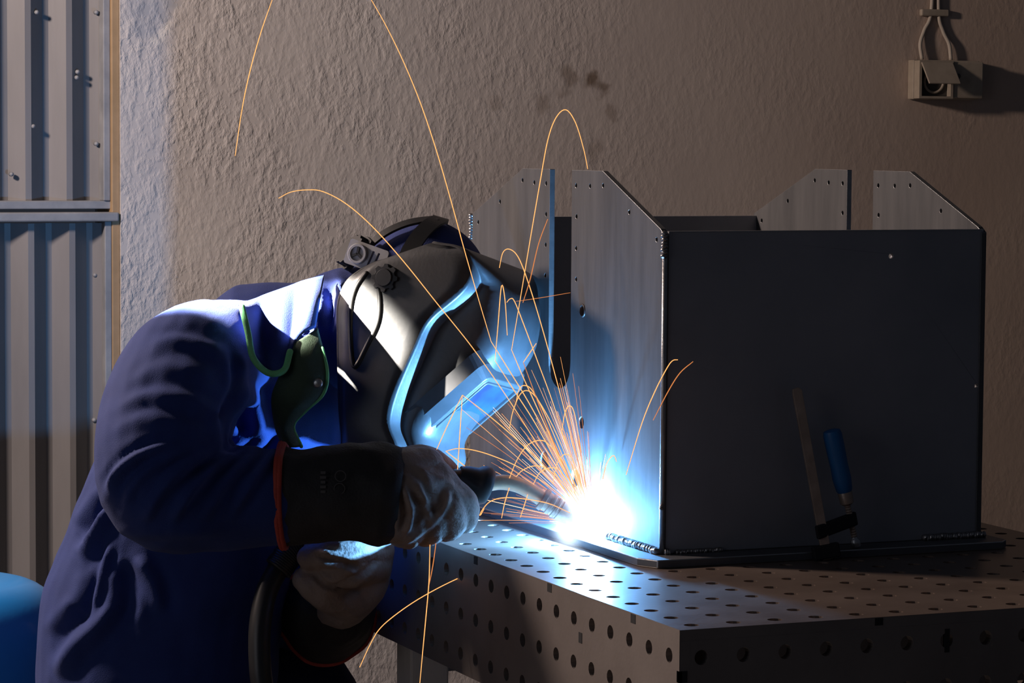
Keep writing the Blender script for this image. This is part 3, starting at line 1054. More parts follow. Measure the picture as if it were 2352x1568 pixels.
EA = [(556, 706, 3.590), (570, 765, 3.580), (582, 822, 3.580), (616, 856, 3.585), (652, 850, 3.590), (666, 808, 3.600), (690, 768, 3.615), (724, 752, 3.635)]
TA = [(556, 698, 3.670), (585, 688, 3.690), (610, 678, 3.700), (640, 667, 3.705), (670, 656, 3.710), (695, 647, 3.715), (720, 640, 3.720), (744, 634, 3.725)]
ca = sheet('collar', EA, TA, M['cloth'], person, 0.008, wave=0.011)
MB().tube([Vector(p) for p in catmull([tuple(at(x, y, d - 0.003)) for x, y, d in EA[:6]], 8)], 0.0042, 10, cap='round').build('piping', M['piping'], ca, True)
LB = [(662, 800, 3.615), (660, 830, 3.605), (640, 870, 3.605), (625, 910, 3.605), (628, 950, 3.610), (635, 985, 3.615), (650, 1025, 3.620)]
RB = [(728, 754, 3.635), (740, 800, 3.620), (752, 858, 3.610), (742, 905, 3.610), (702, 943, 3.615), (674, 978, 3.620), (692, 1025, 3.625)]
cb = sheet('lapel', LB, RB, M['lapel'], person, 0.012)
MB().tube([Vector(p) for p in catmull([tuple(at(x, y, d - 0.002)) for x, y, d in RB[1:]], 8)], 0.0024, 10, cap='round').build('piping', M['piping'], cb, True)
MB().lathe(at(730, 880, 3.593), -Vv, [(-0.003, 0.006), (0.002, 0.006), (0.003, 0.004), (0.0034, 0.0)], 14).build('snap_button', M['steel_edge'], cb, True)
LC = [(665, 1000, 3.66), (672, 1020, 3.66), (700, 1040, 3.66)]

# ---- welding helmet
LC = at(1088, 930, 3.755)                       # centre of the filter window


def hp_(f, l, u):
    return LC + F_ * f + L_ * l + U_ * u


# helmet (front-back f, up u) of the rear rim and of the front line, with half widths and where the pod starts
ST = [((-0.196, 0.034), (-0.166, 0.110), 0.108, 0.050, 0.98),
      ((-0.200, 0.012), (-0.126, 0.139), 0.112, 0.056, 0.97),
      ((-0.199, -0.010), (-0.072, 0.141), 0.115, 0.062, 0.84),
      ((-0.184, -0.034), (-0.026, 0.110), 0.117, 0.066, 0.60),
      ((-0.152, -0.058), (-0.006, 0.064), 0.118, 0.068, 0.55),
      ((-0.105, -0.092), (0.002, -0.012), 0.118, 0.068, 0.58),
      ((-0.072, -0.116), (0.012, -0.054), 0.116, 0.066, 0.64),
      ((-0.050, -0.132), (0.034, -0.072), 0.112, 0.062, 0.74),
      ((-0.036, -0.146), (0.034, -0.100), 0.106, 0.056, 0.86)]
rows = catmull([(*a, *b, w1, w2, ts) for a, b, w1, w2, ts in ST], 7)
v, f = [], []
prof = None
for rf, ru, ff, fu, wr, wf, ts in rows:
    half = []
    step = wr * 0.29 * max(0.0, min(1.0, (0.97 - ts) / 0.12))
    for t in np.linspace(0, ts, 8):
        half.append((t, wr * (1 - 0.06 * (t / ts) ** 2) if ts > 0 else wr))
    e = half[-1][1]
    half += [(ts + 0.004, e - step * 0.08), (ts + 0.010, e - step * 0.9), (ts + 0.03, e - step)]
    e2 = e - step
    s0 = ts + 0.03
    for k in range(1, 13):
        a = math.pi / 2 * k / 12
        # rounded nose of the pod
        half.append((s0 + (1.0 - s0) * math.sin(a) ** 0.8 if s0 < 1 else 1.0, e2 * max(0.0, math.cos(a)) ** 0.42))
    half[-1] = (1.0, 0.0)
    line = [(t, -l) for t, l in half] + [(t, l) for t, l in reversed(half[:-1])]
    prof = len(line)
    for t, l in line:
        t = min(t, 1.0)
        v.append(hp_(rf + (ff - rf) * t, l, ru + (fu - ru) * t))
for i in range(len(rows) - 1):
    for k in range(prof - 1):
        f.append((i * prof + k, i * prof + k + 1, (i + 1) * prof + k + 1, (i + 1) * prof + k))
helmet = build('welding_helmet', v, f, M['shell'], person, True)
from mathutils.bvhtree import BVHTree
SHELL = BVHTree.FromPolygons([Vector(p) for p in v], f)


def on_shell(px, py, off=0.0):
    d_ = (at(px, py, 1) - CAM).normalized()
    hit = SHELL.ray_cast(CAM, d_)
    p_ = hit[0] if hit[0] is not None else at(px, py, 3.715)
    return p_ - d_ * off


s_ = helmet.modifiers.new('thick', 'SOLIDIFY')
s_.thickness = 0.003
s_.offset = -1
tag(helmet, 'black welding helmet with square filter window')
# rolled rim along the near rear edge and over the brow
rim = [hp_(r[0], -r[4], r[1]) for r in reversed(rows)] + [hp_(rows[0][0] + (rows[0][2] - rows[0][0]) * math.sin(a) ** 0.9, -0.104 * math.cos(a), rows[0][1] + (rows[0][3] - rows[0][1]) * math.sin(a) ** 0.9)
                                                         for a in np.linspace(0.15, math.pi / 2, 10)]
MB().tube(rim, 0.0032, 8, cap='round').build('rim', M['shell_rim'], helmet, True)
# filter window: raised frame and dark glass
mb = MB()
rr = lambda hx, hy, r, n=5: [(sx * (hx - r) + r * math.cos(a0 + k * math.pi / 2 / n), sy * (hy - r) + r * math.sin(a0 + k * math.pi / 2 / n))
                             for sx, sy, a0 in ((1, 1, 0), (-1, 1, math.pi / 2), (-1, -1, math.pi), (1, -1, 1.5 * math.pi)) for k in range(n + 1)]
rings = [(rr(0.080, 0.070, 0.016), -0.026), (rr(0.074, 0.064, 0.015), -0.008), (rr(0.061, 0.054, 0.010), 0.0065), (rr(0.0545, 0.0475, 0.006), 0.0065), (rr(0.0540, 0.0470, 0.006), 0.0088), (rr(0.0510, 0.0440, 0.004), 0.0088), (rr(0.0505, 0.0435, 0.004), -0.006)]
v, f = [], []
nr = len(rings[0][0])
for lp_, d_ in rings:
    v += [hp_(d_, p[0], p[1]) for p in lp_]
for i in range(len(rings) - 1):
    for k in range(nr):
        f.append((i * nr + k, i * nr + (k + 1) % nr, (i + 1) * nr + (k + 1) % nr, (i + 1) * nr + k))
mb.add(v, f)
mb.build('window_frame', M['frame'], helmet, bevel=0.0015)
lens = MB().prism([rr(0.0515, 0.0445, 0.004)], lambda a, b, d: hp_(d, a, b), -0.002, 0.0045).build('filter_lens', M['lens'], helmet, bevel=0.0015)
# pivot knob on the near side
kc = hp_(-0.160, -0.113, 0.015)
kc = on_shell(890, 640, -0.002)
mb = MB()
ka = -L_
x_ = F_
y_ = ka.cross(x_)
pr = []
for k in range(48):
    a = 2 * math.pi * k / 48
    r = 0.0165 + 0.0018 * (1 if math.cos(8 * a) > 0 else -1)
    pr.append((r * math.cos(a), r * math.sin(a)))
mb.prism([pr], lambda a, b, d: kc + x_ * a + y_ * b + ka * d, -0.016, 0.010)
mb.lathe(kc + ka * 0.010, ka, [(0, 0.012), (0.003, 0.011), (0.0032, 0.0)], 20)
mb.build('pivot_knob', M['black'], helmet, bevel=0.001)
# wire loop hanging at the rear edge
lp = [(866, 640), (873, 690), (868, 740), (845, 790), (815, 842), (806, 790), (806, 710), (818, 662), (842, 628)]
MB().tube([Vector(p) for p in catmull([tuple(on_shell(*p, 0.003)) for p in lp], 8)], 0.0034, 8, cap='round').build('wire_loop', M['shell_rim'], helmet, True)

# ---- headgear: bands, grey adjuster plate, ratchet knob
gear = empty('headgear', person.location)
gear.location = (0, 0, 0)
gear.parent = person
ORG[gear] = ORG[person]


def on_head(px, py, r=0.0975):
    """point of the head ball seen at a pixel"""
    d = (at(px, py, 1) - CAM).normalized()
    oc = CAM - H
    b = oc.dot(d)
    c_ = oc.dot(oc) - r * r
    disc = b * b - c_
    if disc < 0:
        p = CAM + d * (-b)
        return H + (p - H).normalized() * r
    return CAM + d * (-b - math.sqrt(disc))


def strap(name, pts, w, mat, far=True):
    P = [on_head(*p) for p in pts]
    if far:
        e = P[-1]
        n_ = (P[-1] - P[-2])
        for k in range(1, 7):
            q = e + Vv * (0.014 * k)
            P.append(H + (q - H).normalized() * 0.0975)
    P = [Vector(p) for p in catmull([tuple(p) for p in P], 5)]
    v, f = [], []
    n = len(P)
    for i in range(n):
        t = (P[min(i + 1, n - 1)] - P[max(i - 1, 0)]).normalized()
        o_ = (P[i] - H).normalized()
        s2 = t.cross(o_).normalized()
        for a, b in ((-w, -0.001), (w, -0.001), (w, 0.0022), (-w, 0.0022)):
            v.append(P[i] + s2 * a + o_ * b)
    for i in range(n - 1):
        for k in range(4):
            f.append((i * 4 + k, i * 4 + (k + 1) % 4, (i + 1) * 4 + (k + 1) % 4, (i + 1) * 4 + k))
    f += [(0, 1, 2, 3), tuple(range((n - 1) * 4, n * 4))]
    mb = MB().add(v, f)
    return mb.build(name, mat, gear)


strap('crown_strap', [(930, 600), (945, 570), (965, 540), (990, 515), (1010, 505)], 0.011, M['black'])
strap('rear_strap', [(838, 575), (862, 553), (890, 533), (925, 517), (960, 508), (1000, 503)], 0.008, M['black'], False)
# grey slotted plate
pl0 = at(842, 590, 3.735)
pe1 = (at(890, 607, 3.728) - at(800, 575, 3.75)).normalized()
pe2 = (at(828, 612, 3.74) - at(842, 560, 3.74))
pe2 = (pe2 - pe1 * pe2.dot(pe1)).normalized()
pe3 = pe1.cross(pe2)
if pe3.dot(Vv) > 0: pe3 = -pe3
slot = lambda cx, h, w_: [(cx - w_ + 0.003 * 0, -h), (cx + w_, -h), (cx + w_ - 0.002, h), (cx - w_ - 0.002, h)]
MB().prism([rr(0.029, 0.0165, 0.004), slot(0.008, 0.010, 0.0015), slot(0.016, 0.010, 0.0015)], lambda a, b, d: pl0 + pe1 * a + pe2 * b + pe3 * d, -0.002, 0.0015).build('adjuster_plate', M['band'], gear)
MB().lathe(pl0 - pe1 * 0.012, pe3, [(0, 0.0135), (0.005, 0.0135), (0.006, 0.0125), (0.006, 0.0095), (0.003, 0.0092), (0.003, 0.0)], 28).build('adjuster_disc', M['band'], gear, angle=40)
mb = MB()
for k in range(3):
    a = 2 * math.pi * k / 3 + 0.4
    dvec = pe1 * math.cos(a) + pe2 * math.sin(a)
    mb.obox(pl0 - pe1 * 0.012 + dvec * 0.005 + pe3 * 0.0042, dvec * 0.0042, pe3.cross(dvec) * 0.0016, pe3 * 0.0012)
mb.build('adjuster_spokes', M['black'], gear)
rk = at(808, 575, 3.77)
ra = (at(775, 605, 3.77) - at(835, 545, 3.77)).normalized()
pr = []
mb = MB()
ox = Vv
oy = ra.cross(ox)
for k in range(40):
    a = 2 * math.pi * k / 40
    r = 0.020 + (0.0016 if k % 4 < 2 else -0.0008)
    pr.append((r * math.cos(a), r * math.sin(a) * 0.55))
nrm = (rk - H).normalized()
tx = ra
ty = nrm.cross(tx).normalized()
pr = []
for k in range(48):
    a = 2 * math.pi * k / 48
    r = 0.0225 + (0.0014 if k % 4 < 2 else -0.0008)
    pr.append((r * math.cos(a), r * math.sin(a)))
mb.prism([pr], lambda a, b, d: rk + tx * a + ty * b + nrm * d, -0.006, 0.006)
mb.prism([rr(0.026, 0.014, 0.005)], lambda a, b, d: rk + tx * a + ty * b + nrm * d, -0.013, -0.0055)
mb.build('ratchet_knob', M['black'], gear, bevel=0.0008)

# ---- right gauntlet
glove_r = empty('gauntlet', person.location)
glove_r.location = (0, 0, 0)
glove_r.parent = person
ORG[glove_r] = ORG[person]
tag(glove_r, 'grey-brown leather gauntlet with long black cuff and red binding, on the torch')
mb = MB()
chain(mb, [(892, 1105, 3.558, 0.036), (925, 1088, 3.568, 0.034), (968, 1080, 3.580, 0.030)])
chain(mb, [(892, 1140, 3.553, 0.040), (930, 1130, 3.558, 0.040), (995, 1115, 3.578, 0.032)])
chain(mb, [(895, 1186, 3.553, 0.032), (925, 1188, 3.558, 0.033), (975, 1171, 3.573, 0.029)])
# index, middle, ring, little finger and thumb, closed on the handle
chain(mb, [(975, 1078, 3.583, 0.024), (1018, 1112, 3.578, 0.0215), (1066, 1160, 3.585, 0.0185), (1068, 1194, 3.612, 0.0155), (1045, 1199, 3.643, 0.0145)], 16)
chain(mb, [(985, 1105, 3.573, 0.026), (1025, 1161, 3.570, 0.0235), (1038, 1198, 3.585, 0.0195), (1018, 1214, 3.613, 0.017), (995, 1201, 3.638, 0.015)], 16)
chain(mb, [(970, 1140, 3.568, 0.026), (990, 1186, 3.565, 0.0235), (990, 1214, 3.583, 0.0195), (970, 1222, 3.608, 0.017), (950, 1211, 3.633, 0.015)], 16)
chain(mb, [(940, 1171, 3.563, 0.026), (945, 1206, 3.561, 0.023), (935, 1224, 3.581, 0.019), (918, 1226, 3.605, 0.016), (905, 1211, 3.628, 0.014)], 16)
chain(mb, [(920, 1080, 3.598, 0.026), (965, 1060, 3.623, 0.0225), (1005, 1072, 3.643, 0.019), (1035, 1092, 3.651, 0.016)], 16)
gf = [([(935, 1060), (965, 1080), (990, 1120)], 3.6, -0.003, 0.004), ([(930, 1095), (945, 1150), (940, 1210)], 3.6, 0.004, 0.004), ([(918, 1100), (930, 1150), (925, 1205)], 3.6, -0.004, 0.004),
      ([(950, 1095), (965, 1150), (955, 1205)], 3.6, -0.004, 0.004), ([(965, 1110), (985, 1150), (990, 1190)], 3.6, 0.004, 0.004),
      ([(1032, 1110), (1025, 1150), (1005, 1175)], 3.6, 0.004, 0.004), ([(930, 1235), (980, 1205), (1020, 1160)], 3.6, 0.003, 0.004), ([(900, 1130), (920, 1160), (915, 1200)], 3.6, 0.004, 0.005),
      ([(1000, 1080), (1040, 1105), (1075, 1145)], 3.6, 0.0025, 0.004), ([(945, 1120), (990, 1150), (1010, 1160)], 3.6, -0.003, 0.004)]
skin('hand', mb, 0.0024, M['leather'], glove_r, 3, gf, [(30.0, 0.003), (75.0, 0.001)])
# cuff
axp = catmull([tuple(at(648, 1139, 3.568)), tuple(at(700, 1138, 3.567)), tuple(at(800, 1132, 3.566)), tuple(at(870, 1134, 3.565)), tuple(at(922, 1140, 3.565))], 8)
axp = [Vector(p) for p in axp]
n = len(axp)


def cuff(name, P, radii, lump, mat, parent, seg=56, thick=0.003):
    v, f = [], []
    n = len(P)
    x = None
    frames = []
    for i in range(n):
        t = (P[min(i + 1, n - 1)] - P[max(i - 1, 0)]).normalized()
        ref = Vector((0, 0, 1)) if abs(t.z) < 0.8 else Uv
        z_ = (ref - t * ref.dot(t)).normalized()
        y2 = t.cross(z_)
        frames.append((t, z_, y2))
        for k in range(seg):
            a = 2 * math.pi * k / seg
            d = z_ * math.cos(a) + y2 * math.sin(a)
            r = np.interp(i / (n - 1), [q[0] for q in radii], [q[1] for q in radii])
            p = P[i] + d * r
            r += lump * noise.noise(p * 17) + lump * 0.5 * noise.noise(p * 45)
            v.append(P[i] + d * r)
    for i in range(n - 1):
        for k in range(seg):
            a, b = i * seg + k, i * seg + (k + 1) % seg
            f.append((a, b, b + seg, a + seg))
    o = build(name, v, f, mat, parent, True)
    s_ = o.modifiers.new('thick', 'SOLIDIFY')
    s_.thickness = thick
    s_.offset = -1
    return o, v, frames


P = [axp[0].lerp(axp[0], 0)] + axp[1:]
o, cv, fr = cuff('cuff', P, [(0, 0.0625), (0.25, 0.061), (0.6, 0.061), (0.8, 0.064), (0.93, 0.060), (1.0, 0.0545)], 0.006, M['cuff'], glove_r)
for s0 in (0, 1):
    ringp = [cv[k + s0 * 56] for k in range(56)]
    mb = MB()
    c0 = sum(ringp, Vector()) / 56
    mb.tube([c0 + (p - c0) * 1.035 for p in ringp + ringp[:1]], 0.0038, 8)
    mb.build('red_binding', M['red_trim'], o, True)
# faded print on the cuff: two rings and a block of worn lettering
for px, py in ((782, 1093), (780, 1122)):
    MB().torus(at(px, py, 3.5045), Vv, 0.0065, 0.0006, 28, 6).build('print_ring', M['print'], o, True)
mb = MB()
for k, wd in enumerate((0.006, 0.007, 0.0055, 0.007, 0.006)):
    c0 = at(742, 1085 + k * 11, 3.5035)
    mb.obox(c0, Uv * wd * 0.5, Vv * 0.0006, Vector((0, 0, 0.0016)))
mb.build('print_block', M['print'], o)

# ---- left gauntlet, steadying the torch from behind
glove_l = empty('gauntlet', person.location)
glove_l.location = (0, 0, 0)
glove_l.parent = person
ORG[glove_l] = ORG[person]
tag(glove_l, 'grey-brown leather gauntlet steadying the rear of the torch handle')
mb = MB()
chain(mb, [(855, 1262, 3.755, 0.030), (830, 1325, 3.75, 0.038), (798, 1372, 3.75, 0.035), (775, 1395, 3.78, 0.032)])
chain(mb, [(868, 1232, 3.735, 0.020), (820, 1229, 3.690, 0.0190), (765, 1234, 3.676, 0.0175), (726, 1244, 3.684, 0.0150)], 16)
chain(mb, [(868, 1266, 3.730, 0.021), (815, 1267, 3.678, 0.0205), (756, 1273, 3.664, 0.0188), (710, 1281, 3.674, 0.0165)], 16)
chain(mb, [(862, 1302, 3.730, 0.022), (818, 1307, 3.682, 0.0205), (772, 1315, 3.674, 0.0182), (735, 1316, 3.684, 0.0155)], 16)
chain(mb, [(872, 1250, 3.73, 0.017), (877, 1225, 3.705, 0.0140), (870, 1202, 3.695, 0.0115)], 16)
chain(mb, [(852, 1255, 3.72, 0.016), (851, 1230, 3.695, 0.0130), (845, 1208, 3.69, 0.0110)], 16)
chain(mb, [(800, 1378, 3.735, 0.029), (758, 1368, 3.700, 0.0235), (724, 1350, 3.685, 0.0195), (700, 1330, 3.684, 0.0165)], 16)
gf = [([(725, 1275), (780, 1290), (830, 1310)], 3.65, -0.005, 0.004), ([(715, 1312), (745, 1345), (775, 1355)], 3.65, -0.005, 0.004),
      ([(770, 1365), (810, 1350), (850, 1320)], 3.65, 0.004, 0.005), ([(790, 1335), (830, 1320), (865, 1290)], 3.65, -0.003, 0.004), ([(735, 1255), (790, 1265), (830, 1262)], 3.65, -0.003, 0.004)]
skin('hand', mb, 0.0024, M['leather'], glove_l, 2, gf, [(30.0, 0.002), (75.0, 0.001)])
P = [Vector(p) for p in catmull([tuple(at(795, 1362, 3.765)), tuple(at(778, 1385, 3.80)), tuple(at(762, 1402, 3.84)), tuple(at(750, 1412, 3.885))], 7)]
o, cv, fr = cuff('cuff', P, [(0, 0.036), (0.35, 0.052), (1.0, 0.066)], 0.005, M['cuff'], glove_l)
ringp = [cv[k + (len(P) - 1) * 56] for k in range(56)]
MB().tube(ringp + ringp[:1], 0.0036, 8).build('red_binding', M['red_trim'], o, True)

# ------------------------------------------------------------------ welding torch
torch = empty('welding_torch', at(690, 1262, 3.70))
tag(torch, 'black MIG torch with curved metal neck and ribbed cable held in both gauntlets', 'torch')
hpts = [(1078, 1106, 3.635), (1020, 1112, 3.632), (960, 1140, 3.64), (880, 1185, 3.665), (800, 1222, 3.70), (740, 1240, 3.702), (695, 1252, 3.702)]
C = [Vector(p) for p in catmull([tuple(at(*p)) for p in hpts], 6)]
MB().tube(C, [0.019 - 0.002 * math.sin(i * 0.3) for i in range(len(C))], 18, cap='round').build('handle', M['rubber'], torch, True)
g0 = at(1052, 1094, 3.628)
g1 = at(1130, 1121, 3.638)
ga = g1 - g0
MB().lathe(g0, ga, [(0.0, 0.014), (0.01, 0.017), (0.022, 0.019), (0.026, 0.0225), (0.031, 0.0248), (0.038, 0.0245), (0.0425, 0.0220), (0.043, 0.011)], 28).build('handle_collar', M['rubber'], torch, angle=50)
npts = [(1112, 1113, 3.640), (1150, 1107, 3.645), (1190, 1114, 3.650), (1228, 1134, 3.654), (1258, 1157, 3.657), (1272, 1168, 3.658)]
MB().tube([Vector(p) for p in catmull([tuple(at(*p)) for p in npts], 6)], 0.0098, 16).build('neck', M['torch_neck'], torch, True)
z0 = at(1243, 1143, 3.656)
z1 = at(1322, 1196, 3.660)
za = z1 - z0
zl = za.length
MB().lathe(z0, za, [(0.000, 0.0105), (0.001, 0.0145), (0.006, 0.0150), (0.007, 0.0125), (0.012, 0.0125), (0.013, 0.0140), (0.0165, 0.0140), (0.0175, 0.0128),
                    (0.020, 0.0128), (0.021, 0.0138), (0.024, 0.0138), (0.025, 0.0126), (0.027, 0.0126), (0.028, 0.0134), (0.032, 0.0132), (0.046, 0.0115), (zl, 0.0095), (zl, 0.007), (zl - 0.006, 0.0068)], 24).build('nozzle', M['nozzle'], torch, angle=35)
MB().lathe(z0 + za * 0.7, za, [(0, 0.0035), (zl * 0.3 + 0.004, 0.0032), (zl * 0.3 + 0.005, 0.0012), (zl * 0.3 + 0.014, 0.0008)], 12).build('contact_tip', M['nozzle'], torch, angle=40)
# ribbed strain relief and cable
spts = [Vector(p) for p in catmull([tuple(at(705, 1248, 3.70)), tuple(at(668, 1270, 3.695)), tuple(at(640, 1304, 3.69))], 8)]
cab = [(640, 1304, 3.69), (612, 1360, 3.675), (597, 1440, 3.66), (598, 1540, 3.65), (612, 1700, 3.64), (560, 2000, 3.60), (450, 2350, 3.55), (330, 2600, 3.5)]
cp = [Vector(p) for p in catmull([tuple(at(*p)) for p in cab], 8)]
e_ = cp[-1].copy()
cp += [Vector((e_.x - 0.10, e_.y - 0.02, 0.10)), Vector((e_.x - 0.20, e_.y + 0.02, 0.03)), Vector((e_.x - 0.34, e_.y + 0.1, 0.0155)), Vector((e_.x - 0.7, e_.y + 0.3, 0.0155))]
hose = MB().tube(cp, 0.0142, 14).build('cable', M['rubber'], torch, True)
mb = MB()
for i, p in enumerate(spts):
    t = (spts[min(i + 1, len(spts) - 1)] - spts[max(i - 1, 0)]).normalized()
    mb.torus(p, t, 0.0165, 0.0028, 24, 8)
mb.tube(spts, 0.0165, 16)
mb.build('strain_relief', M['rubber'], torch, True, fix=False)

# ------------------------------------------------------------------ the arc and its glow in the fume
def glow_material(name, stops):
    """emission that thins out from the arc at the centre"""
    m = bpy.data.materials.new(name)
    m.use_nodes = True
    nt = m.node_tree
    nt.nodes.remove(nt.nodes['Principled BSDF'])
    tc = nt.nodes.new('ShaderNodeTexCoord')
    ln = nt.nodes.new('ShaderNodeVectorMath')
    ln.operation = 'LENGTH'
    nt.links.new(tc.outputs['Object'], ln.inputs[0])
    fac = ln.outputs['Value']
    r0, col_, power, k = stops
    mr = nt.nodes.new('ShaderNodeMapRange')
    mr.inputs['From Min'].default_value = 0
    mr.inputs['From Max'].default_value = r0
    mr.inputs['To Min'].default_value = 1
    mr.inputs['To Max'].default_value = 0
    nt.links.new(fac, mr.inputs['Value'])
    pw = nt.nodes.new('ShaderNodeMath')
    pw.operation = 'POWER'
    pw.inputs[1].default_value = power
    nt.links.new(mr.outputs['Result'], pw.inputs[0])
    mu = nt.nodes.new('ShaderNodeMath')
    mu.operation = 'MULTIPLY'
    mu.inputs[1].default_value = k
    nt.links.new(pw.outputs[0], mu.inputs[0])
    em = nt.nodes.new('ShaderNodeEmission')
    em.inputs[0].default_value = (*col_, 1)
    nt.links.new(mu.outputs[0], em.inputs[1])
    nt.links.new(em.outputs[0], nt.nodes['Material Output'].inputs['Volume'])
    return m


arc = empty('welding_arc', ARC)
tag(arc, 'blinding blue-white welding arc with arc-lit fume at the foot of the steel box', 'welding arc')


def glow(name, r, mat, scale=(1, 1, 1)):
    me = MB().ball(ARC, r, seg=24, rings=16).build(name, mat, arc, True)
    me.scale = scale
    return me


glow('arc_core', 0.060, glow_material('arc_plasma', (0.060, (0.75, 0.9, 1.0), 2.2, 320.0)), (1, 1, 1))
glow('fume_glow', 0.20, glow_material('lit_fume', (0.20, (0.22, 0.45, 1.0), 3.0, 4.5)))  # emission standing in for arc light scattered in the fume
# the bright jet rising along the plate
mb = MB()
jet = [ARC + Vector((-0.004, 0.01, 0.01)), ARC + Vector((-0.004, 0.004, 0.05)), ARC + Vector((-0.003, -0.004, 0.085)), ARC + Vector((-0.003, -0.006, 0.10))]
# ------------------------------------------------------------------ sparks
GR = 'spark streaks flying from the arc'


def spark(pts, d, r=0.00062, mat='spark', label=None, seg=5, d1=None):
    d1 = d if d1 is None else d1
    n = len(pts)
    P = [at(x, y, d + (d1 - d) * i / max(1, n - 1)) for i, (x, y) in enumerate(pts)]
    C = [Vector(p) for p in catmull([tuple(p) for p in P], 5)]
    m = len(C)
    rad = [r * (0.45 + 0.55 * math.sin(math.pi * (0.15 + 0.7 * i / (m - 1)))) for i in range(m)]
    o = MB().tube(C, rad, seg).build('spark', M[mat], None, False, loc=C[0], fix=False)
    tag(o, label or 'thin orange spark streak in the fan above the arc', 'spark', GR)
    return o


TD = 3.60
spark([(625, 0), (600, 72), (575, 160), (556, 250), (540, 358)], TD, label='falling orange spark streak alone in front of the rough plaster')
spark([(853, 0), (888, 62), (928, 145), (966, 238), (1002, 345), (1036, 462), (1066, 572), (1100, 690), (1128, 784)], TD, label='long orange spark streak crossing the helmet brow from the top of the wall', d1=3.62)
spark([(1128, 784), (1160, 835), (1215, 925), (1280, 1045), (1340, 1165)], 3.62, d1=3.67, label='orange spark streak running from the arc to the brow of the helmet')
spark([(640, 455), (668, 441), (705, 436), (742, 440), (795, 468), (855, 520), (925, 598), (1005, 698), (1085, 798), (1160, 905), (1240, 1030), (1325, 1170)], 3.58, d1=3.67, label='long arching orange spark streak curving down over the headgear and cheek of the helmet')
spark([(1350, 388), (1340, 340), (1322, 282), (1300, 252), (1277, 270), (1258, 322), (1240, 420), (1216, 560), (1196, 680), (1175, 803)], 3.62, label='tall hairpin spark streak arching above the slotted side plate')
spark([(1175, 803), (1200, 862), (1240, 950), (1290, 1060), (1335, 1165)], 3.62, d1=3.67, label='orange spark streak linking the arc with the foot of the tall hairpin streak')
spark([(1258, 503), (1237, 560), (1218, 640), (1201, 695)], 3.62, mat='spark_dim', label='short bent spark streak in front of the slot of the side plate')
spark([(1147, 615), (1155, 580), (1170, 572), (1190, 590), (1212, 645), (1240, 735), (1268, 835), (1302, 965), (1345, 1150)], 3.63, d1=3.67, label='hooked orange spark streak curling over beside the helmet front')
spark([(1137, 828), (1144, 745), (1152, 656), (1160, 690), (1165, 770)], 3.62, label='narrow upright spike of spark streak in front of the helmet')
spark([(1137, 828), (1180, 895), (1240, 990), (1325, 1150)], 3.62, d1=3.67, label='orange spark streak rising from the arc to the narrow spike')
spark([(1164, 694), (1172, 686), (1182, 692), (1205, 750), (1235, 830), (1275, 940), (1335, 1135)], 3.63, d1=3.67, label='orange spark streak with a small curled tip beside the helmet front')
spark([(1003, 1032), (1030, 972), (1062, 907)], 3.62, label='short slanting spark streak bouncing off the filter window towards the glove')
spark([(1051, 1078), (1056, 1000), (1062, 907)], 3.62, label='short upright spark streak bouncing off the filter window')
spark([(1062, 907), (1115, 948), (1180, 1003), (1260, 1080), (1325, 1160)], 3.62, d1=3.67, label='orange spark streak from the arc to the filter window')
spark([(1024, 1036), (1050, 1030), (1085, 1033), (1130, 1046), (1190, 1072), (1260, 1115), (1325, 1170)], 3.63, d1=3.67, label='low arching spark streak ending at the chin of the helmet')
spark([(1024, 1036), (1055, 1060), (1086, 1086)], 3.63, label='short spark streak dropping from the helmet chin to the torch collar')
spark([(988, 1222), (987, 1280), (985, 1340), (978, 1420), (971, 1495), (964, 1572)], 3.58, label='orange spark streak falling straight down past the table edge')
spark([(1003, 1235), (994, 1300), (985, 1345)], 3.58, mat='spark_dim', label='dim red spark streak beside the falling one at the table edge')
spark([(826, 1532), (848, 1484), (870, 1446), (905, 1414), (960, 1376), (1030, 1338), (1100, 1308), (1165, 1288)], 3.58, d1=3.64, label='orange spark streak bending down in front of the dark table side towards the lower gauntlet')
spark([(1172, 1352), (1183, 1322), (1205, 1296), (1250, 1272)], 3.64, d1=3.65, mat='spark_dim', label='short curved spark streak dropping over the table edge')
spark([(1438, 1090), (1475, 970), (1505, 897), (1532, 845), (1545, 828), (1557, 826)], 3.42, label='orange spark streak hooking at the corner edge of the box')
spark([(1500, 965), (1535, 898), (1562, 856), (1592, 830)], 3.42, mat='spark_dim', label='short spark streak before the dark front plate of the box')
spark([(1385, 1100), (1393, 1066), (1404, 1049), (1411, 1047), (1416, 1060)], 3.62, label='small hooked spark streak low on the side plate right of the arc')
spark([(1102, 1183), (1107, 1172), (1125, 1152), (1155, 1143), (1200, 1145), (1260, 1156), (1310, 1178)], 3.64, label='low orange spark streak arching under the torch neck')
spark([(1095, 1168), (1102, 1183), (1112, 1168)], 3.64, label='tiny v-shaped spark streak at the tip of the gloved finger')
spark([(1152, 1190), (1158, 1160), (1164, 1138), (1170, 1120)], 3.64, label='upright spark streak crossing under the torch neck')
spark([(1195, 1188), (1205, 1158), (1212, 1135)], 3.64, label='short slanting spark streak under the torch nozzle')
spark([(1170, 1098), (1188, 1055), (1212, 1022), (1240, 1011), (1262, 1022), (1300, 1070), (1338, 1150)], 3.64, label='round arch of spark streak above the torch neck')
spark([(1185, 1095), (1200, 1080), (1225, 1070), (1255, 1075), (1290, 1105), (1330, 1160)], 3.64, label='flat arch of spark streak above the torch nozzle')
spark([(1225, 1112), (1240, 1085), (1265, 1074), (1290, 1085), (1330, 1150)], 3.65, label='small arch of spark streak between torch nozzle and side plate')
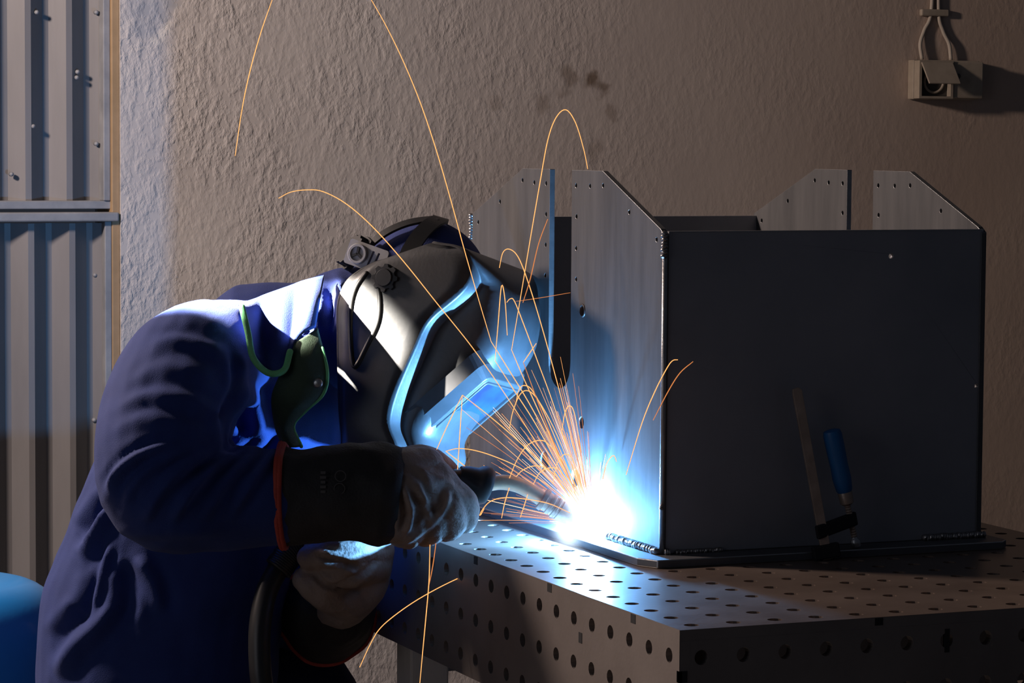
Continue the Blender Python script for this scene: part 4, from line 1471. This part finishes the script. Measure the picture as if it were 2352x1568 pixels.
spark([(1270, 1110), (1278, 1068), (1290, 1048), (1302, 1043), (1315, 1055), (1335, 1110), (1350, 1165)], 3.65, label='steep arch of spark streak nearest the arc')
spark([(1290, 995), (1297, 950), (1307, 932), (1318, 945), (1330, 1010), (1345, 1120)], 3.65, label='small upright hairpin of spark streak below the slot of the side plate')
spark([(1185, 925), (1192, 895), (1205, 885), (1225, 900), (1260, 970), (1330, 1140)], 3.64, label='hooked spark streak below the corner of the filter window')
spark([(1170, 985), (1178, 945), (1195, 905), (1215, 898), (1240, 925), (1280, 1000), (1338, 1140)], 3.64, label='broad hooked spark streak right of the filter window')
spark([(1202, 832), (1232, 788)], 3.62, mat='spark', label='short spark streak rising from the front of the helmet to the slotted plate')
spark([(1202, 832), (1240, 935), (1280, 1035), (1330, 1145)], 3.62, d1=3.67, mat='spark_dim', label='dim spark streak from the arc to the front of the helmet')
spark([(1185, 692), (1240, 684), (1310, 672)], 3.7, mat='spark_dim', r=0.0004, label='faint flat spark streak across the slot of the side plate')
# the dense fan
rnd = random.Random(11)
for i in range(150):
    u = rnd.random()
    if u < 0.58:
        ang = math.radians(rnd.gauss(123, 19))
    elif u < 0.80:
        ang = math.radians(rnd.uniform(140, 176))
    elif u < 0.93:
        ang = math.radians(rnd.uniform(92, 118))
    else:
        ang = math.radians(rnd.uniform(45, 88))
    steep = math.radians(95) < ang < math.radians(140)
    l0 = rnd.uniform(30, 110)
    l1 = l0 + (rnd.uniform(60, 330) if steep else rnd.uniform(50, 210))
    if math.degrees(ang) < 92: l1 = l0 + rnd.uniform(40, 110)
    g = rnd.uniform(0.00005, 0.00032)
    pts = []
    for k in range(6):
        s2 = l0 + (l1 - l0) * k / 5
        pts.append((1362 + s2 * math.cos(ang), 1206 - s2 * math.sin(ang) + g * s2 * s2))
    dd = rnd.uniform(-0.01, 0.10) * (l1 / 330)
    mat = rnd.choice(['spark', 'spark', 'spark_dim', 'spark_dim', 'spark_hot'])
    far = dd if math.degrees(ang) > 100 else -abs(dd)
    spark(pts, 3.675 + dd * l0 / l1, rnd.uniform(0.00020, 0.00038), mat, None, 4, 3.675 + far)
